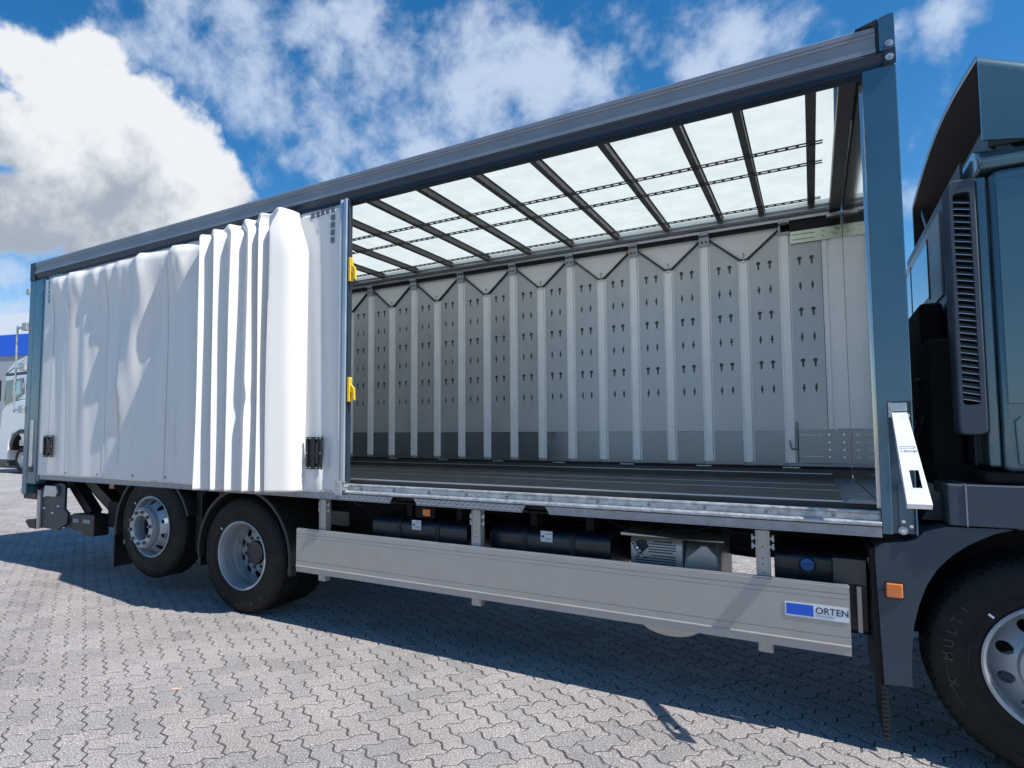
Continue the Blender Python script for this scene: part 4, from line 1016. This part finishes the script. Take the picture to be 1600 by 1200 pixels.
# roof edge roll
rr2 = MB()
rr2.prism([(.045, 2.865), (.055, 2.915), (.10, 2.965), (.20, 3.01), (2.30, 3.01), (2.40, 2.965), (2.445, 2.915), (2.455, 2.865)], 'x', .30, 2.1)
rr2.obj('cab_roof', cabblue, cabo, bevel=.02)
MB().box(.302, 1.9, .034, .044, 2.905, 2.912).obj('gutter_trim', cabblue, cabo, bevel=.003)
# rear wall with windows
bw = MB().box(.272, .284, .30, 2.44, 1.42, 3.00).obj('rear_wall', blue_dk, cabo)
MB().box(.262, .2715, .9, 2.435, 2.42, 2.93).obj('window_surround', alu_blue, bw)
for (a, b2) in ((2.17, 2.40), (1.35, 2.12)):
    MB().prism([(a, 2.50), (b2, 2.50), (b2, 2.86), (a, 2.86)], 'x', .258, .2615).obj('rear_window', glassm, bw, bevel=.001)
    MB().box(.2565, .2612, a - .022, a - .001, 2.48, 2.88).box(.2565, .2612, b2 + .001, b2 + .018, 2.48, 2.88).obj('window_seal', black, bw)
eng = MB()
eng.box(.20, .268, .5, 2.4, 1.0, 1.5); eng.box(.12, .26, .45, .9, 1.35, 2.1); eng.box(.15, .262, .9, 1.6, 1.5, 2.38); eng.tube((.16, 1.9, 1.2), (.16, 1.9, 2.3), .08, 14)
eng.box(.05, .25, 1.0, 2.2, .85, 1.25); eng.box(.13, 1.5, .43, 2.3, 1.15, 1.42); eng.box(.27, 1.2, .10, 2.3, 1.337, 1.398); eng.obj('engine_bulkhead', blackm, T, bevel=.02)
for i, (y, z) in enumerate(((.7, 1.9), (1.05, 1.75), (1.4, 1.95), (1.2, 1.55), (.8, 1.62))):
    pts = [(.10 + .05 * math.sin(i + t), y + .10 * math.sin(t * 1.3 + i), z - .09 * t) for t in range(6)]
    MB().path(pts, .014, 8).obj('air_hose', navy if i % 2 else black, T)
MB().prism([(.9, 2.12), (1.25, 2.16), (1.3, 2.10), (1.1, 2.04)], 'x', .04, .05).obj('coupling_plate', alu, T)
# roof fairing: hollow U-shaped shell
fa = MB()
def fair(x, inner_=False):
    top = 3.485 - .50 * (x - .324); zbm = 3.01 - .18 * (x - .32)
    d = .018 if inner_ else 0; xs_ = x
    P = [(.05 + d, zbm)]
    for i in range(7): a = rad(180 - 90 * i / 6); P.append((.13 + (.08 - d) * math.cos(a), top - .10 + (.08 - d) * math.sin(a)))
    for k in range(1, 8): t = k / 8; P.append((.13 + 2.24 * t, top - .02 - d + .11 * math.sin(math.pi * t) + .06 * t * 0))
    for i in range(7): a = rad(90 - 90 * i / 6); P.append((2.37 + (.08 - d) * math.cos(a), top - .10 + (.08 - d) * math.sin(a)))
    P.append((2.45 - d, zbm)); return [(xs_, y, z) for y, z in P]
sx = [.322 + i * .1 for i in range(14)]
rows = [fair(x) for x in sx]; rowsi = [fair(x, True) for x in sx]
n = len(rows[0]); v = [p for r in rows for p in r] + [p for r in rowsi for p in r]; o_ = len(sx) * n; f = []
for i in range(len(sx) - 1):
    for j in range(n - 1):
        a = i * n + j; f += [(a, a + 1, a + n + 1, a + n), (o_ + a, o_ + a + n, o_ + a + n + 1, o_ + a + 1)]
for j in range(n - 1): f.append((j, o_ + j, o_ + j + 1, j + 1))
for i in range(len(sx) - 1):
    a = i * n; f.append((a, a + n, o_ + a + n, o_ + a)); a = i * n + n - 1; f.append((a, o_ + a, o_ + a + n, a + n))
fa.add(v, f); fao = fa.obj('roof_fairing', cabblue, T, ang=40)
fi = MB(); ri_ = [[(p[0] + .006, 1.25 + (p[1] - 1.25) * .983, p[2] - .022 if p[2] > 3.1 else p[2] + .004) for p in r] for r in rows]; fi.add([p for r in ri_ for p in r], [(i * n + j, i * n + j + 1, (i + 1) * n + j + 1, (i + 1) * n + j) for i in range(len(sx) - 1) for j in range(n - 1)])
fi.obj('fairing_shade_shell', blackm, fao)  # added black shell: shade inside the hollow fairing put in as colour
MB().prism([(.10, 3.02), (2.40, 3.02), (2.36, 3.26), (2.25, 3.33), (.30, 3.33), (.12, 3.24)], 'x', .46, .50).obj('fairing_bulkhead', blue_dk, fao)
MB().box(.345, 1.5, .062, .085, 2.975, 3.012).obj('fairing_foot', black, fao)
MB().bar((.40, .25, 3.02), (.42, .55, 3.20), .02, .05).obj('fairing_strut', black, fao)
MB().bar((.36, 1.9, 3.02), (.37, 2.3, 3.35), .02, .05).obj('fairing_strut', blue_dk, fao)
# air intake snorkel with louvres
sn = MB()
def rrect(x0, x1, z0, z1, r, n=5):
    P = []
    for (cx_, cz_, a0) in ((x1 - r, z1 - r, 0), (x0 + r, z1 - r, 90), (x0 + r, z0 + r, 180), (x1 - r, z0 + r, 270)):
        for i in range(n + 1): a = rad(a0 + 90 * i / n); P.append((cx_ + r * math.cos(a), cz_ + r * math.sin(a)))
    return P
oo = rrect(.178, .284, 1.575, 2.83, .028); ii = rrect(.197, .262, 1.718, 2.765, .014); n = len(oo)
v = [(x, .045, z) for x, z in oo] + [(x, .045, z) for x, z in ii] + [(x, .12, z) for x, z in ii] + [(x, .060, z) for x, z in oo] 
v = [(x, .052, z) for x, z in oo] + [(x, .045, z) for x, z in rrect(.184, .278, 1.581, 2.824, .024)] + [(x, .045, z) for x, z in ii] + [(x, .14, z) for x, z in ii] + [(x, .20, z) for x, z in oo]
f = []
for i in range(n):
    j = (i + 1) % n; f += [(i, j, n + j, n + i), (n + i, n + j, 2 * n + j, 2 * n + i), (2 * n + i, 2 * n + j, 3 * n + j, 3 * n + i), (4 * n + i, 4 * n + j, j, i)]
f.append(tuple(range(3 * n, 4 * n))); f.append(tuple(range(5 * n - 1, 4 * n - 1, -1)))
sn.add(v, f); sno = sn.obj('air_intake', blueplastic, T, ang=35)
MB().box(.200, .260, .125, .1395, 1.722, 2.762).obj('intake_back', blackm, sno)
lvm = MB().add([(.1975, .052, 0), (.2615, .052, -.014), (.2615, .085, .006), (.1975, .085, .020), (.1975, .052, .0025), (.2615, .052, -.0115), (.2615, .085, .0085), (.1975, .085, .0225)],
    [(0, 3, 2, 1), (4, 5, 6, 7), (0, 1, 5, 4), (1, 2, 6, 5), (2, 3, 7, 6), (3, 0, 4, 7)]).mesh('louvre_slat', alu)
for k in range(31): inst('louvre_slat', lvm, sno, (0, 0, 1.745 + k * .0325))

# ================================================================== BACKGROUND
# white lorry cab standing across the yard
B = empty('white_truck', (-29.6, 9.7, 0), 'white lorry parked across the yard behind the rear of the blue truck', 'truck')
def bo(m, name, mt, **k):
    o = m.obj(name, mt, B, **k); return o
# local coordinates: x forward is -X
c = MB(); c.prism([(-1.62, .55), (-1.66, 1.4), (-1.45, 2.75), (-1.0, 3.15), (.9, 3.2), (.9, 1.25), (.35, 1.25), (.30, 1.55), (-.05, 1.78), (-.5, 1.72), (-.75, 1.3), (-.78, .55)], 'y', 0, 2.5)
bo(c, 'cab', whitep, bevel=.06)
c = MB(); c.prism([(-1.30, 4.35), (-1.05, 4.62), (-.5, 4.9), (.9, 5.15), (.9, 4.4), (-1.30, 4.38)], 'y', .04, 2.46); bo(c, 'roof_fairing', whitep, bevel=.05)
c = MB(); c.prism([(-1.35, 4.30), (.9, 4.30), (.9, 4.385), (-1.32, 4.385)], 'y', .03, 2.47); bo(c, 'roof_joint', graybox)
c = MB(); c.prism([(-1.42, 2.78), (-1.34, 4.0), (-1.3, 4.29), (.9, 4.29), (.9, 3.22), (.6, 3.20), (-1.0, 3.17)], 'y', .03, 2.47); up = bo(c, 'upper_cab', whitep, bevel=.04)
MB().prism([(-1.25, 2.95), (-1.16, 4.05), (.30, 4.12), (.42, 3.45), (-.2, 3.22), (-1.0, 3.0)], 'y', -.012, .029).obj('side_window', glassdk, up, bevel=.01)
MB().prism([(-.55, 3.35), (-.50, 3.98), (.12, 4.0), (.16, 3.45)], 'y', -.0145, -.0125).obj('window_pane', glassm, up)
MB().box(-1.36, -1.40, .1, 2.4, 3.0, 4.1).obj('windscreen', glassdk, up)
MB().box(-1.65, -1.50, -.18, -.02, 3.15, 4.1).obj('mirror', black, up, bevel=.03)
c = MB(); 
arc_o = arch(.42, .93, .98, 10, 175); arc_i = arch(.42, .93, .80, 175, 10)
c.prism(arc_o + arc_i, 'y', -.03, .5); bo(c, 'wheel_arch', black)
w = MB().lathe([(.34, .02), (.36, .0), (.52, .0), (.56, .05), (.56, .30)], (.42, .01, .60), 40); wo = w.obj('wheel', rubber, B)
MB().lathe([(.34, .02), (.30, .05), (.20, .02), (.17, -.02), (.0, -.02)], (.42, .01, .60), 40).obj('rim', rimm, wo)
bo(MB().box(-1.7, -.8, .0, 2.5, .30, .62), 'bumper', graybox, bevel=.03)
bo(MB().box(-1.62, .0, .1, 2.4, .22, .34), 'bumper_skirt', black)
bo(MB().box(1.0, 7.6, .02, 2.5, 1.1, 4.0), 'box_body', whitep, bevel=.03)
bo(MB().box(.9, 7.6, .7, 1.8, .7, 1.05), 'chassis', blackm)
for x in (5.6, 6.9): bo(MB().lathe([(.0, .08), (.3, .08), (.34, .0), (.52, .0), (.56, .05), (.56, .30)], (x, .01, .57), 32), 'wheel', rubber)
B.rotation_euler = (0, 0, 0)
# hall with white parapet and blue band
H = empty('industrial_hall', (-66, 25, 0), 'flat-roofed hall with white parapet above a bright blue band, far left', 'building')
hw = mat('hall_white_cladding', (.80, .82, .84), .5, var=.03); hb_ = mat('hall_blue_cladding', (.01, .10, .62), .4); hg = mat('hall_grey_cladding', (.30, .33, .36), .5, var=.05)
MB().box(-30, 40, 0, 30, 0, 6.9).obj('wall', hg, H); MB().box(-30.05, 40.05, -.05, 30, 11.30, 13.3).obj('parapet', hw, H)
MB().box(-30.1, 40.1, -.12, 30, 9.3, 11.295).obj('blue_band', hb_, H); MB().box(-30, 40, .02, 30, 6.905, 9.295).obj('fascia', hg, H)
H.rotation_euler = (0, 0, rad(14))
for k in range(14):
    wnd = MB().box(-28 + k * 4.8, -25.2 + k * 4.8, -.04, -.005, 2.0, 6.2).obj('window', glassdk, H); MB().box(-28 + k * 4.8, -25.2 + k * 4.8, -.07, -.041, 4.0, 4.12).obj('window_bar', hg, wnd)
# small marks lying on the pavers
om = mat('orange_chalk', (.66, .42, .34), .9)
MB().prism([(-.045, -.012), (.0, -.016), (.05, .002), (.04, .014), (-.01, .008)], 'z', 0.0008, .0030).obj('orange_scrap', om); o = bpy.data.objects['orange_scrap']; o.location = (-3.83, -1.33, 0.001); o.rotation_euler = (0, 0, .7); o.scale = (.8, .8, 1)
tag(o, 'small faded orange scrap lying on the sunlit pavers', 'litter')
